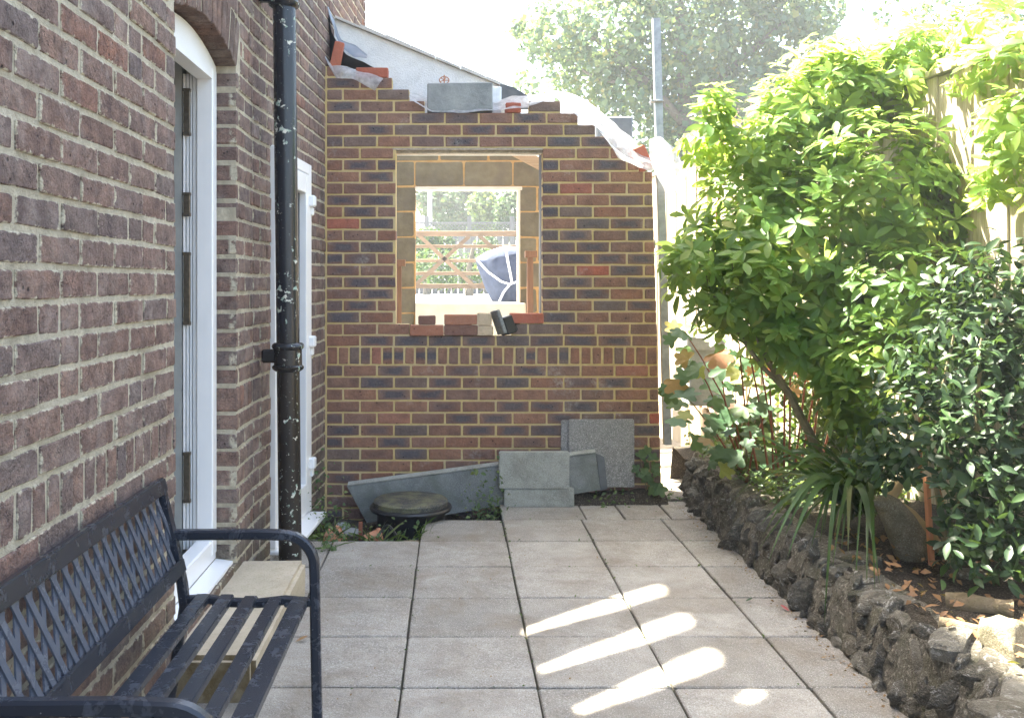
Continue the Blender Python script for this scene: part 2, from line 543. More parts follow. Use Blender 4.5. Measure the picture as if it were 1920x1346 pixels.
L_mex = leaf_mat('mock_orange_leaf', [(0.0, (0.07, 0.15, 0.035)), (0.35, (0.11, 0.215, 0.05)), (0.7, (0.165, 0.275, 0.06)), (0.92, (0.24, 0.33, 0.08)), (1.0, (0.34, 0.34, 0.08))], 0.62, 0.42, (0.72, 0.85, 0.2))
L_dark = leaf_mat('glossy_dark_leaf', [(0.0, (0.014, 0.036, 0.014)), (0.6, (0.024, 0.053, 0.019)), (1.0, (0.05, 0.095, 0.03))], 0.2, 0.45, (0.15, 0.25, 0.04))
L_strap = leaf_mat('strap_leaf', [(0.0, (0.035, 0.075, 0.022)), (0.6, (0.055, 0.105, 0.032)), (0.9, (0.10, 0.15, 0.055)), (1.0, (0.28, 0.24, 0.13))], 0.3, 0.35)
L_lobe = leaf_mat('lobed_leaf', [(0.0, (0.045, 0.10, 0.05)), (0.6, (0.065, 0.13, 0.06)), (0.84, (0.10, 0.16, 0.05)), (0.93, (0.28, 0.28, 0.06)), (1.0, (0.34, 0.13, 0.07))], 0.3, 0.5)
L_red = leaf_mat('salmon_leaf', [(0.0, (0.42, 0.12, 0.09)), (0.5, (0.48, 0.2, 0.13)), (1.0, (0.4, 0.28, 0.12))], 0.35, 0.5, (0.6, 0.25, 0.12))
L_cover = leaf_mat('ground_leaf', [(0.0, (0.05, 0.09, 0.035)), (0.7, (0.085, 0.14, 0.055)), (1.0, (0.16, 0.19, 0.06))], 0.3, 0.5)
L_far = leaf_mat('distant_leaf', [(0.0, (0.025, 0.06, 0.022)), (0.6, (0.04, 0.085, 0.03)), (1.0, (0.085, 0.11, 0.03))], 0.3, 0.7, (0.12, 0.2, 0.03))
M_grey_fence = wood_mat('grey_fence_board', (0.10, 0.10, 0.105), (0.17, 0.17, 0.175), 2)
L_tree = leaf_mat('maple_leaf', [(0.0, (0.06, 0.125, 0.085)), (0.6, (0.085, 0.16, 0.10)), (0.88, (0.16, 0.22, 0.08)), (1.0, (0.32, 0.27, 0.09))], 0.45, 0.5, (0.3, 0.4, 0.08))
L_dead = leaf_mat('dead_leaf', [(0.0, (0.2, 0.1, 0.05)), (1.0, (0.33, 0.18, 0.09))], 0.2, 0.6)
L_pink = leaf_mat('pink_leaf', [(0.0, (0.5, 0.1, 0.12)), (1.0, (0.5, 0.12, 0.14))], 0.2, 0.5)


def poly_mat(name, clear=0.4, col=(0.86, 0.87, 0.9)):
    m, nt = new(name)
    t = nd(nt, 'ShaderNodeBsdfTransparent')
    d = nd(nt, 'ShaderNodeBsdfPrincipled', {'Base Color': col, 'Roughness': 0.28, 'Specular IOR Level': 0.6})
    l = nd(nt, 'ShaderNodeBsdfTranslucent', {'Color': col})
    p = pos(nt)
    bp = nd(nt, 'ShaderNodeBump', {'Height': noi(nt, p, 26, 5, 0.6, 1.0), 'Strength': 0.9, 'Distance': 0.03})
    nt.links.new(bp.outputs[0], d.inputs['Normal'])
    a = nd(nt, 'ShaderNodeMixShader', {0: 0.5})
    nt.links.new(d.outputs[0], a.inputs[1])
    nt.links.new(l.outputs[0], a.inputs[2])
    f = ramp(nt, noi(nt, p, 18, 5, 0.65), [(0.3, max(0, clear - 0.25)), (0.7, min(1, clear + 0.25))])
    b = nd(nt, 'ShaderNodeMixShader', {0: f})
    nt.links.new(a.outputs[0], b.inputs[1])
    nt.links.new(t.outputs[0], b.inputs[2])
    o = nt.nodes.new('ShaderNodeOutputMaterial')
    nt.links.new(b.outputs[0], o.inputs[0])
    return m


M_poly = poly_mat('clear_polythene', 0.45)
M_poly_thick = poly_mat('milky_polythene', 0.3, (0.74, 0.75, 0.78))


def pipe_mat():
    m, nt = new('flaking_black_paint')
    p = pos(nt)
    s = nd(nt, 'ShaderNodeSeparateXYZ')
    nt.links.new(p, s.inputs[0])
    n = noi(nt, p, 26, 5, 0.62, 0.4)
    reg = noi(nt, p, 4, 2, 0.5)
    fl = ramp(nt, mth(nt, 'ADD', n, mth(nt, 'MULTIPLY', mth(nt, 'SUBTRACT', reg, 0.5), 0.5)), [(0.63, 0.0), (0.645, 1.0)])
    small = ramp(nt, noi(nt, p, 85, 3, 0.6), [(0.69, 0.0), (0.705, 1.0)])
    low = ramp(nt, mth(nt, 'MULTIPLY', s.outputs[2], 0.5), [(0.35, 1.0), (0.6, 0.2)])
    mask = mth(nt, 'MAXIMUM', fl, mth(nt, 'MULTIPLY', small, low))
    under = mixc(nt, ramp(nt, noi(nt, p, 50, 2), [(0.42, 0.0), (0.6, 1.0)]), (0.30, 0.40, 0.33), (0.62, 0.6, 0.53))
    brown = mixc(nt, ramp(nt, mth(nt, 'MULTIPLY', s.outputs[2], 0.5), [(0.45, 1.0), (0.62, 0.0)]), (0.014, 0.016, 0.022), (0.022, 0.018, 0.015))
    col = mixc(nt, mask, brown, under)
    rg = mth(nt, 'ADD', 0.27, mth(nt, 'MULTIPLY', mask, 0.5))
    out(nt, col, rg, mth(nt, 'MULTIPLY', mask, -1.0), 0.5, 0.004, 0.45)
    return m


def bench_mat(name, c):
    m, nt = new(name)
    p = pos(nt)
    sc = ramp(nt, noi(nt, p, 14, 6, 0.72, 0.5), [(0.56, 0.0), (0.72, 0.55)])
    col = mixc(nt, sc, c, (0.13, 0.145, 0.18))
    col = mixc(nt, ramp(nt, noi(nt, p, 90, 3, 0.8), [(0.70, 0.0), (0.74, 0.8)]), col, (0.4, 0.4, 0.42))
    out(nt, col, mth(nt, 'ADD', 0.27, mth(nt, 'MULTIPLY', sc, 0.35)), noi(nt, p, 160, 3), 0.06, 0.003, 0.5)
    return m


def flint_mat():
    m, nt = new('flint_stone')
    r = rand_all(nt)
    p = pos(nt)
    base = ramp(nt, r, [(0.0, (0.11, 0.1, 0.082)), (0.35, (0.175, 0.16, 0.128)), (0.6, (0.24, 0.215, 0.17)), (0.82, (0.13, 0.125, 0.11)), (1.0, (0.36, 0.335, 0.28))])
    base = mixc(nt, ramp(nt, noi(nt, p, 24, 5, 0.7), [(0.35, 0.0), (0.7, 0.8)]), base, (0.075, 0.066, 0.052))
    base = mixc(nt, ramp(nt, noi(nt, p, 110, 5, 0.75), [(0.48, 0.0), (0.62, 0.7)]), base, mixc(nt, 0.6, base, (0.38, 0.33, 0.26)))
    base = mixc(nt, ramp(nt, noi(nt, p, 17, 6, 0.8, 2.2), [(0.57, 0.0), (0.60, 0.9)]), base, (0.46, 0.44, 0.40))
    base = mixc(nt, ramp(nt, noi(nt, p, 6, 4, 0.6), [(0.56, 0.0), (0.7, 0.5)]), base, (0.075, 0.08, 0.035))
    out(nt, base, 0.92, mth(nt, 'ADD', noi(nt, p, 60, 6, 0.75), noi(nt, p, 200, 3, 0.7)), 1.0, 0.016, 0.15)
    return m


def lid_mat():
    m, nt = new('mossy_black_lid')
    p = pos(nt)
    col = mixc(nt, ramp(nt, noi(nt, p, 9, 5, 0.65), [(0.42, 0.0), (0.6, 1.0)]), (0.035, 0.035, 0.036), (0.135, 0.13, 0.07))
    col = mixc(nt, ramp(nt, noi(nt, p, 210, 2, 0.7), [(0.52, 0.0), (0.66, 0.7)]), col, (0.24, 0.23, 0.19))
    out(nt, col, 0.7, noi(nt, p, 130, 4, 0.7), 0.6, 0.006, 0.35)
    return m


def step_mat():
    m, nt = new('sandstone_step')
    p = pos(nt)
    col = mixc(nt, ramp(nt, noi(nt, p, 8, 5, 0.62), [(0.3, 0.0), (0.7, 1.0)]), (0.42, 0.355, 0.26), (0.54, 0.465, 0.355))
    col = mixc(nt, ramp(nt, noi(nt, p, 120, 2, 0.75), [(0.33, 0.6), (0.42, 0.0)]), col, (0.25, 0.2, 0.14))
    s = nd(nt, 'ShaderNodeSeparateXYZ')
    nt.links.new(nd(nt, 'ShaderNodeNewGeometry').outputs['Normal'], s.inputs[0])
    end = ramp(nt, mth(nt, 'MULTIPLY', s.outputs[1], -1.0), [(0.4, 0.0), (0.7, 1.0)])
    dirt = mth(nt, 'MULTIPLY', end, ramp(nt, noi(nt, p, 11, 5, 0.7), [(0.3, 0.6), (0.55, 1.0)]))
    col = mixc(nt, dirt, col, (0.12, 0.085, 0.04))
    col = mixc(nt, mth(nt, 'MULTIPLY', ramp(nt, noi(nt, p, 4, 6, 0.7, 0.5), [(0.5, 0.0), (0.66, 1.0)]), 0.5), col, (0.3, 0.25, 0.17))
    out(nt, col, 0.9, mth(nt, 'ADD', noi(nt, p, 35, 5, 0.7), noi(nt, p, 160, 3)), 0.6, 0.008, 0.2)
    return m


M_step = step_mat()
M_earth = grain_mat('stony_earth_mortar', (0.12, 0.108, 0.086), (0.235, 0.212, 0.17), 22, speck=(0.46, 0.42, 0.35), spk=70, bump=1.0, bdist=0.02, stain=(7, (0.085, 0.088, 0.04), 0.55))
M_pipe = pipe_mat()
M_bench = bench_mat('navy_black_metal', (0.017, 0.021, 0.031))
M_lattice = bench_mat('worn_grey_metal', (0.075, 0.085, 0.112))
M_flint = flint_mat()
M_lid = lid_mat()
M_tarp = plain_mat('blue_grey_tarpaulin', (0.045, 0.056, 0.09), 0.85, 0.08, var=0.25, scale=10, bump=0.5)
M_strap = plain_mat('white_strap', (0.75, 0.76, 0.78), 0.6, 0.3)

# ------------------------------------------------------------------ bricks and slabs
def brick_geo(L, H, depth, rough, rng, chip=0.006, inset=0.004):
    """A brick lying with its front on y=0 (facing -y): 10-sided uneven outline, chipped arrises."""
    a, b = L / 2, H / 2
    c = min(chip, H * 0.2)
    o = [(-a + c, -b), (0.1 * a, -b), (a - c, -b), (a, -b + c), (a, b - c), (a - c, b), (-0.15 * a, b), (-a + c, b), (-a, b - c), (-a, -b + c)]
    o = [(x + rng.uniform(-1, 1) * rough, z + rng.uniform(-1, 1) * rough) for x, z in o]
    v = [(rng.uniform(-0.2, 0.2) * a, -rng.uniform(0, 0.5) * rough, rng.uniform(-0.2, 0.2) * b)]
    for x, z in o:
        v.append((x - math.copysign(inset, x), rng.uniform(0, 0.6) * rough, z - math.copysign(inset, z)))
    for x, z in o:
        v.append((x, inset * 0.9 + rng.uniform(0, 0.6) * rough, z))
    for x, z in o:
        v.append((x, depth, z))
    n = 10
    f = [(0, 1 + k, 1 + (k + 1) % n) for k in range(n)]
    for q in (1, 1 + n):
        f += [(q + k, q + n + k, q + n + (k + 1) % n, q + (k + 1) % n) for k in range(n)]
    return v, f


_BR = {}


def brick_mesh(L, H, depth, rough, mat, key):
    chip = 0.0035
    k = (round(L / 0.012), round(H / 0.006), round(depth, 2), key, R.randrange(6))
    if k not in _BR:
        v, f = brick_geo(L, H, depth, rough, R, chip, 0.0032)
        me = mesh('brick', v, f, mat)
        _BR[k] = (me, L, H)
    return _BR[k]


def px(p):
    d = max(p[1], 0.05)
    return 848 + p[0] * FPX / d, 532 - (p[2] - CAM_Z) * FPX / d


class Bricks:
    """Gathers brick places, then lays the 300 that show largest as objects and joins the rest."""

    def __init__(s, mat, rough, key):
        s.mat, s.rough, s.key, s.L = mat, rough, key, []

    def put(s, c, phi, L, H, depth=0.02, tilt=0.0):
        s.L.append((Vector(c), phi, L, H, depth, tilt))

    def lay(s, parent, limit=298):
        def size(b):
            c = b[0]
            if c.y < 0.4:
                return -1
            x, y = px(c)
            if not (-40 < x < 1960 and -30 < y < 1380):
                return -1
            return b[2] * b[3] / c.y ** 2 * max(0.12, abs(Vector((math.sin(b[1]), -math.cos(b[1]), 0)).dot((Vector((0, 0, CAM_Z)) - c).normalized())))
        order = sorted(s.L, key=size, reverse=True)
        VV, FF = [], []
        for i, (c, phi, L, H, depth, tilt) in enumerate(order):
            rot = (R.uniform(-0.006, 0.006), tilt + R.uniform(-0.006, 0.006), phi + R.uniform(-0.008, 0.008))
            if i < limit and size((c, phi, L, H)) > 0:
                me, l0, h0 = brick_mesh(L, H, depth, s.rough, s.mat, s.key)
                link('brick', me, parent, c, rot, (L / l0, 1, H / h0))
            else:
                v, f = brick_geo(L, H, depth, s.rough, R)
                M = Matrix.Translation(c) @ Matrix.Rotation(phi, 4, 'Z') @ Matrix.Rotation(tilt, 4, 'Y')
                n = len(VV)
                VV += [M @ Vector(p) for p in v]
                FF += [tuple(k + n for k in q) for q in f]
        if FF:
            o0 = W[parent]
            me = mesh('far_bricks', [p - o0 for p in VV], FF, s.mat)
            o = link('brick_courses', me, parent, o0)
            o['kind'] = 'stuff'


def clip_poly(poly, inside, cross):
    res = []
    for i in range(len(poly)):
        a, b = poly[i - 1], poly[i]
        ia, ib = inside(a), inside(b)
        if ib:
            if not ia:
                res.append(cross(a, b))
            res.append(b)
        elif ia:
            res.append(cross(a, b))
    return res


def clip_half(poly, n, d):
    """Keep the part of a 2-D polygon where n.p <= d."""
    f = lambda p: n[0] * p[0] + n[1] * p[1] - d
    return clip_poly(poly, lambda p: f(p) <= 0, lambda a, b: tuple(a[k] + (b[k] - a[k]) * f(a) / (f(a) - f(b)) for k in (0, 1)))


# ------------------------------------------------------------------ ground
def sheet(name, pts, z, mat, kind='structure', parent=None, th=0.0):
    m = MB()
    if th:
        m.prism([Vector((x, y, z - th)) for x, y in pts], (0, 0, th))
    else:
        m.add([(x, y, z) for x, y in pts], [tuple(range(len(pts)))])
    o = m.build(name, mat, parent)
    if kind:
        o['kind'] = kind
    return o


sheet('ground', [(-120, -60), (120, -60), (120, 200), (-120, 200)], -0.16, M_soil)
paving = sheet('paving', [(-1.0, -1.0), (1.62, -1.0), (1.62, 5.66), (1.62, 6.12), (0.30, 6.12), (0.30, 5.60), (-0.175, 5.60), (-0.175, 5.135), (-1.0, 5.135)], -0.014, M_bed, th=0.14)
path = sheet('path', [(1.37, 6.13), (2.2, 6.13), (2.0, 9.5), (1.37, 9.5)], 0.004, M_gravel, th=0.16)

slab_me = []


def slab_obj(x0, x1, y0, y1):
    L, H = x1 - x0, y1 - y0
    rng = random.Random(int(x0 * 1000) * 7919 + int(y0 * 1000))
    v, f = brick_geo(L, H, 0.045, 0.0022, rng, 0.007, 0.005)
    v = [(x, y, z) for x, y, z in v]
    me = mesh('paving_slab', v, f, M_slab)
    link('paving_slab', me, paving, ((x0 + x1) / 2, (y0 + y1) / 2, 0.0 + rng.uniform(-0.0015, 0.003)), (rad(-90) + rng.uniform(-0.004, 0.004), rng.uniform(-0.004, 0.004), 0))


xs = [-1.125, -0.649, -0.1775, 0.296, 0.767, 1.242, 1.70]
g = 0.0042
for j in range(-6, 5):
    y0 = 3.282 + 0.4655 * (j - 1) + R.uniform(-0.003, 0.003)
    for i in range(6):
        slab_obj(xs[i] + g, xs[i + 1] - g, y0 + g, y0 + 0.4655 - g)
y0 = 3.282 + 0.4655 * 4
for i in range(2, 6):
    slab_obj(xs[i] + g, xs[i + 1] - g, y0 + g, y0 + 0.4655 - g)
y0 += 0.4655
for a, b in ((0.296, 0.80), (0.80, 1.03), (1.03, 1.31), (1.31, 1.65)):
    slab_obj(a + g, b - g, y0 + g, y0 + 0.462 - g)

# ------------------------------------------------------------------ the house on the left
XW = -0.937                     # face of the near wall
YB = 4.45                       # where the wall bends inwards
BEND = Vector((0.0705, 1.0, 0)).normalized()
PHI_B = math.atan2(BEND.y, BEND.x)
N_B = Vector((BEND.y, -BEND.x, 0))
DOOR0, DOOR1 = 3.20, 4.11
Z_SPRING, Z_CROWN = 2.34, 2.415
house = thing('brick_house', 'brown brick house wall with an arched doorway, left of the patio', 'house', (-1.0, 4.0, 0))

DC = (DOOR0 + DOOR1) / 2
HALF = (DOOR1 - DOOR0) / 2
ARC_R = (HALF ** 2 + (Z_CROWN - Z_SPRING) ** 2) / (2 * (Z_CROWN - Z_SPRING))
ARC_Z = Z_CROWN - ARC_R


def arc_z(y, r=None):
    r = ARC_R if r is None else r
    t = r * r - (y - DC) ** 2
    return ARC_Z + math.sqrt(max(t, 0))


core = MB()
FX = XW - 0.0055
ZT = 2.97
core.box((-1.25, -1.2, -0.15), (FX, DOOR0 - 0.004, ZT))
core.box((-1.25, DOOR1 + 0.004, -0.15), (FX, YB, ZT))
core.box((-1.25, DOOR0 - 0.004, 2.72), (FX, DOOR1 + 0.004, ZT))
n = 12
for i in range(n):
    ya, yb = DOOR0 - 0.004 + (DOOR1 - DOOR0 + 0.008) * i / n, DOOR0 - 0.004 + (DOOR1 - DOOR0 + 0.008) * (i + 1) / n
    core.prism([Vector((FX, ya, arc_z(ya) + 0.014)), Vector((FX, yb, arc_z(yb) + 0.014)), Vector((FX, yb, 2.72)), Vector((FX, ya, 2.72))], (-0.16, 0, 0))
core.box((-1.25, DOOR0 - 0.004, -0.15), (FX - 0.03, DOOR1 + 0.004, 0.155))


def bp(s, off=0.0, z=0.0):
    """Point on the bent wall: s metres past the bend, off metres out of its face."""
    p = Vector((XW, YB, 0)) + BEND * s + N_B * off
    return Vector((p.x, p.y, z))


S_END = 3.27
D2A, D2B = 0.32, 1.155         # second doorway along the bent wall
for s0, s1, z0 in ((0, D2A, -0.15), (D2B, S_END, -0.15), (D2A, D2B, 2.11)):
    za, zb = (CAM_Z + 0.303 * (YB + s_) + 0.08 for s_ in (s0, s1))
    core.prism([bp(s0, -0.0065, z0), bp(s1, -0.0065, z0), bp(s1, -0.0065, zb), bp(s0, -0.0065, za)], -N_B * 0.06)
core.build('wall', M_mortar_old, house)

BH = Bricks(M_house_brick, 0.0032, 'house')
JO = 0.0118
CP = 0.0806
Z_SOL = 0.955
courses = []
z = Z_SOL
while z < 3.9:
    courses.append((z, z + CP))
    z += CP
courses.append((Z_SOL - 0.118, Z_SOL))
z = Z_SOL - 0.118
while z > -0.1:
    courses.append((z - CP, z))
    z -= CP


def flemish(s0, s1, k, off):
    """Stretchers and headers alternating from s0 to s1."""
    per = 0.228 * 2 + 2 * JO
    x = s0 - per * 2 + ((off + (per / 4 if k % 2 else 0)) % (per / 2))
    res = []
    while x < s1:
        for L in ((0.228, 0.228) if R.random() < 0.8 else (0.228, 0.108, 0.108)):
            a, b = max(x, s0), min(x + L, s1)
            if b - a > 0.026:
                res.append((a + R.uniform(0, 0.002), b - R.uniform(0, 0.002)))
            x += L + JO
    if res and res[0][0] - s0 > 0.003:
        res[0] = (s0, res[0][1])
    if res and s1 - res[-1][1] > 0.003:
        res[-1] = (res[-1][0], s1)
    return res


EXTRADOS = 0.205
for k, (za, zb) in enumerate(courses):
    soldier = (zb - za) > 0.1
    H = zb - za - 0.0145
    zm = (za + zb) / 2
    spans = []
    if zm < 3.0:
        if 0.16 < zm < Z_SPRING + 0.30:
            # the doorway and its arch ring
            e = 0.0
            if zm > Z_SPRING + 0.01:
                r2 = ARC_R + EXTRADOS
                t = r2 * r2 - (zm - ARC_Z) ** 2
                e = math.sqrt(t) if t > 0 else 0
                e = min(e, HALF + 0.075) if zm > Z_SPRING else HALF
            else:
                e = HALF
            if e > 0.02:
                spans = [(0.9, DC - e - (0.006 if e != HALF else 0)), (DC + e + (0.006 if e != HALF else 0), YB - 0.006)]
            else:
                spans = [(0.9, YB - 0.006)]
        else:
            spans = [(0.9, YB - 0.006)]
    for a0, b0 in spans:
        L = [(a0 + 0.076 * i, min(a0 + 0.076 * i + 0.064, b0)) for i in range(int((b0 - a0) / 0.076) + 1)] if soldier else flemish(a0, b0, k, 0.05)
        for a, b in L:
            if b - a < 0.02:
                continue
            edge = a < DOOR1 + 0.02 and a > DOOR1 - 0.03
            BH.put((XW + R.uniform(-0.003, 0.003), (a + b) / 2, zm), rad(90), b - a, H, 0.092 if edge else 0.03)
    # bent wall
    for s0, s1 in ([(0.006, D2A - 0.006), (D2B + 0.006, S_END)] if zm < 2.11 else [(0.006, S_END)]):
        L = [(s0 + 0.076 * i, min(s0 + 0.076 * i + 0.064, s1)) for i in range(int((s1 - s0) / 0.076) + 1)] if soldier else flemish(s0, s1, k, 0.12)
        for a, b in L:
            if b - a < 0.02:
                continue
            p = bp((a + b) / 2, R.uniform(-0.003, 0.003), zm)
            if zm - CAM_Z > 0.303 * p.y + 0.04:
                continue
            BH.put(p, PHI_B, b - a, H, 0.03)
# arch ring of bricks on edge
NV = 13
BA = Bricks(M_arch_brick, 0.003, 'arch')
ang = math.asin((HALF + 0.0) / ARC_R)
for i in range(NV):
    t = -ang + 2 * ang * (i + 0.5) / NV
    rm = ARC_R + EXTRADOS / 2
    y, z = DC + math.sin(t) * rm, ARC_Z + math.cos(t) * rm
    wv = 2 * ang * ARC_R / NV - 0.009
    # local x runs along +Y, local z up: tilting about the brick's own y axis follows the arch
    BA.put((XW + R.uniform(-0.002, 0.002), y, z), rad(90), wv, EXTRADOS - 0.006, 0.17, t)
BH.lay(house, 284)
BA.lay(house)

# door frame of the arched doorway
fr = MB()
fr.bevel_box((-1.094, DOOR1 - 0.075, 0.235), (-1.024, DOOR1 - 0.005, Z_SPRING - 0.02), 0.004)
fr.bevel_box((-1.094, DOOR0 + 0.005, 0.235), (-1.024, DOOR0 + 0.075, Z_SPRING - 0.02), 0.004)
frame = fr.build('door_frame', M_upvc, house)
hd = MB()
pts = []
for i in range(n + 1):
    y = DOOR0 + 0.006 + (DOOR1 - DOOR0 - 0.012) * i / n
    pts.append(Vector((-1.026, y, arc_z(y) - 0.004)))
hd.prism([Vector((-1.026, DOOR1 - 0.006, 2.275)), Vector((-1.026, DOOR0 + 0.006, 2.275))] + pts, (-0.066, 0, 0))
hd.build('frame_head', M_upvc, frame)
sl = MB()
sl.bevel_box((-1.10, DOOR0 + 0.004, 0.205), (-1.028, DOOR1 - 0.004, 0.300), 0.006)
sl.build('bottom_rail', M_upvc, frame)
sl = MB()
sl.prism([Vector((-1.028, DOOR0 + 0.004, 0.206)), Vector((-0.955, DOOR0 + 0.004, 0.196)), Vector((-0.953, DOOR0 + 0.004, 0.176)), Vector((-1.028, DOOR0 + 0.004, 0.166))], (0, DOOR1 - DOOR0 - 0.008, 0))
sl.build('door_sill', M_upvc, house)
# rebate, gasket and keeps seen edge-on past the frame
rb = MB()
for x0, x1, y in ((-1.113, -1.096, 0.062), (-1.128, -1.117, 0.058), (-1.142, -1.132, 0.058), (-1.156, -1.146, 0.062)):
    rb.bevel_box((x0, DOOR1 - y, 0.26), (x1, DOOR1 - 0.004, 2.30), 0.002)
rb.build('rebate', M_upvc, frame)
rb = MB()
rb.box((-1.158, DOOR1 - 0.05, 0.26), (-1.094, DOOR1 - 0.002, 2.30))
rb.build('gasket_channel', M_room, frame)
for z0, z1 in ((2.045, 2.225), (1.70, 1.78), (1.235, 1.525), (0.475, 0.67)):
    q = MB()
    q.bevel_box((-1.150, DOOR1 - 0.074, z0), (-1.122, DOOR1 - 0.058, z1), 0.003)
    q.bevel_box((-1.152, DOOR1 - 0.076, z0 - 0.012), (-1.12, DOOR1 - 0.056, z0 + 0.004), 0.002)
    q.bevel_box((-1.152, DOOR1 - 0.076, z1 - 0.004), (-1.12, DOOR1 - 0.056, z1 + 0.010), 0.002)
    q.build('lock_keep', M_keep, frame)
inner = MB()
inner.box((-1.42, DOOR1 - 0.06, 0.1), (-1.16, DOOR1 + 0.02, 2.6))
inner.box((-2.6, 2.2, 0.1), (-2.5, DOOR1 + 0.4, 2.6))
inner.box((-2.6, 2.2, 2.5), (-1.26, DOOR1 + 0.02, 2.6))
inner.box((-2.6, 2.2, 0.1), (-1.12, DOOR1 + 0.02, 0.2))
inner.build('room_wall', M_room, house)

# second door beyond the drainpipe
d2 = MB()


def bbox(mb, s0, s1, o0, o1, z0, z1, w=0.004):
    M = Matrix.Translation(Vector((XW, YB, 0))) @ Matrix.Rotation(PHI_B, 4, 'Z')
    mb.bevel_box((s0, -o1, z0), (s1, -o0, z1), w, 1, M)


bbox(d2, D2B - 0.062, D2B - 0.002, -0.05, 0.022, 0.06, 2.10)
bbox(d2, D2A + 0.002, D2A + 0.062, -0.05, 0.022, 0.06, 2.10)
bbox(d2, D2A + 0.0625, D2B - 0.0625, -0.05, 0.022, 2.04, 2.10)
side = d2.build('side_door_frame', M_upvc, house)
q = MB()
bbox(q, D2B - 0.175, D2B - 0.066, -0.045, 0.030, 0.08, 2.03)
bbox(q, D2A + 0.066, D2A + 0.175, -0.045, 0.030, 0.08, 2.03)
bbox(q, D2A + 0.176, D2B - 0.176, -0.045, 0.030, 1.92, 2.03)
bbox(q, D2A + 0.176, D2B - 0.176, -0.045, 0.030, 0.08, 0.25)
leafd = q.build('side_door', M_upvc, house)
q = MB()
bbox(q, D2A + 0.17, D2B - 0.17, -0.03, -0.01, 0.24, 1.93, 0.002)
q.build('door_glass', M_blackp, leafd)
for zz in (1.86, 1.04, 0.33):
    q = MB()
    bbox(q, D2B - 0.105, D2B - 0.045, 0.0235, 0.062, zz - 0.01, zz + 0.055, 0.008)
    bbox(q, D2B - 0.075, D2B - 0.03, 0.0235, 0.045, zz - 0.06, zz - 0.012, 0.006)
    q.build('hinge', M_upvc, leafd)
q = MB()
bbox(q, D2A + 0.0, D2B + 0.0, -0.05, 0.115, 0.028, 0.052, 0.006)
q.build('side_door_sill', M_upvc, house)

# added unseen board screen: shades the patio, its slits shape the sun streaks
q = MB()
DY, DZ = 0.617 * 2, SUN_T
ln = math.hypot(DY, DZ)
DY, DZ = DY / ln, DZ / ln
region = [(-3.0, 2.98), (4.6, 2.98), (4.6, 3.05), (7.55, 3.82), (7.6, 6.0), (7.15, 6.8), (6.45, 7.7), (5.7, 7.7), (5.15, 6.6), (-3.0, 6.6)]  # outline of the added screen, shaped by where its shade should end


def ucoord(y, z):
    return y * DZ - z * DY


def back(X0, D0):
    s = (X0 - XW) / -SUN_H[0]
    return D0 + SUN_H[1] * s, SUN_T * s


slits = []
for (xr, yr), (xl, yl), wd in (((1.06, 4.36), (0.30, 3.745), 0.155), ((1.08, 3.97), (0.38, 3.40), 0.165), ((1.09, 3.565), (0.47, 3.10), 0.175), ((1.15, 3.26), (1.03, 3.165), 0.075)):
    a, b = back(xl, yl), back(xr, yr)
    u = (ucoord(*a) + ucoord(*b)) / 2
    slits.append((u - wd * DZ / 2, u + wd * DZ / 2, a[1], b[1]))
cuts = sorted([v for s in slits for v in s[:2]])


def strip(ua, ub, za, zb):
    pg = list(region)
    pg = clip_half(pg, (-DZ, DY), -ua)
    if pg:
        pg = clip_half(pg, (DZ, -DY), ub)
    if pg:
        pg = clip_half(pg, (0, -1), -za)
    if pg:
        pg = clip_half(pg, (0, 1), zb)
    if len(pg) >= 3:
        q.prism([Vector((XW - 0.06, y, z)) for y, z in pg], (-0.03, 0, 0))


edges = [-9.0] + cuts + [9.0]
for i in range(len(edges) - 1):
    ua, ub = edges[i], edges[i + 1]
    sl_ = [s for s in slits if abs(s[0] - ua) < 1e-6]
    if sl_:
        strip(ua, ub, 0, sl_[0][2])
        strip(ua, ub, sl_[0][3], 9)
        small = sl_[0][3] - sl_[0][2] < 0.5
        for zc, sg, cut in ((sl_[0][2], 1, 0.1 if small else 1.1), (sl_[0][3], -1, 0.06)):
            for u0, su in ((ua, 1), (ub, -1)):
                w = (ub - ua) * (0.27 if sg < 0 or small else 0.28)
                tri = [((u0 + DY * zz) / DZ, zz) for zz in (zc, zc + sg * cut)] + [((u0 + su * w + DY * zc) / DZ, zc)]
                q.prism([Vector((XW - 0.06, y, z)) for y, z in tri], (-0.03, 0, 0))
    else:
        strip(ua, ub, 0, 9)
q.build('shade_screen', M_timber, house)
q = MB()
q.box((-6.0, -3.0, 2.95), (-1.26, 6.9, 3.0))
q.box((-6.0, -3.05, -0.15), (-1.26, -3.0, 2.95))
q.build('upper_floor', M_dark, house)

# ------------------------------------------------------------------ the drainpipe
pipe = thing('drainpipe', 'black cast iron drainpipe with flaking paint, fixed to the brown house wall', 'drainpipe', (-0.79, 4.5, 0.02))
a, b = Vector((-0.775, 4.52, 0.02)), Vector((-0.812, 4.52, 3.4))


def pp(z):
    return a.lerp(b, (z - a.z) / (b.z - a.z))


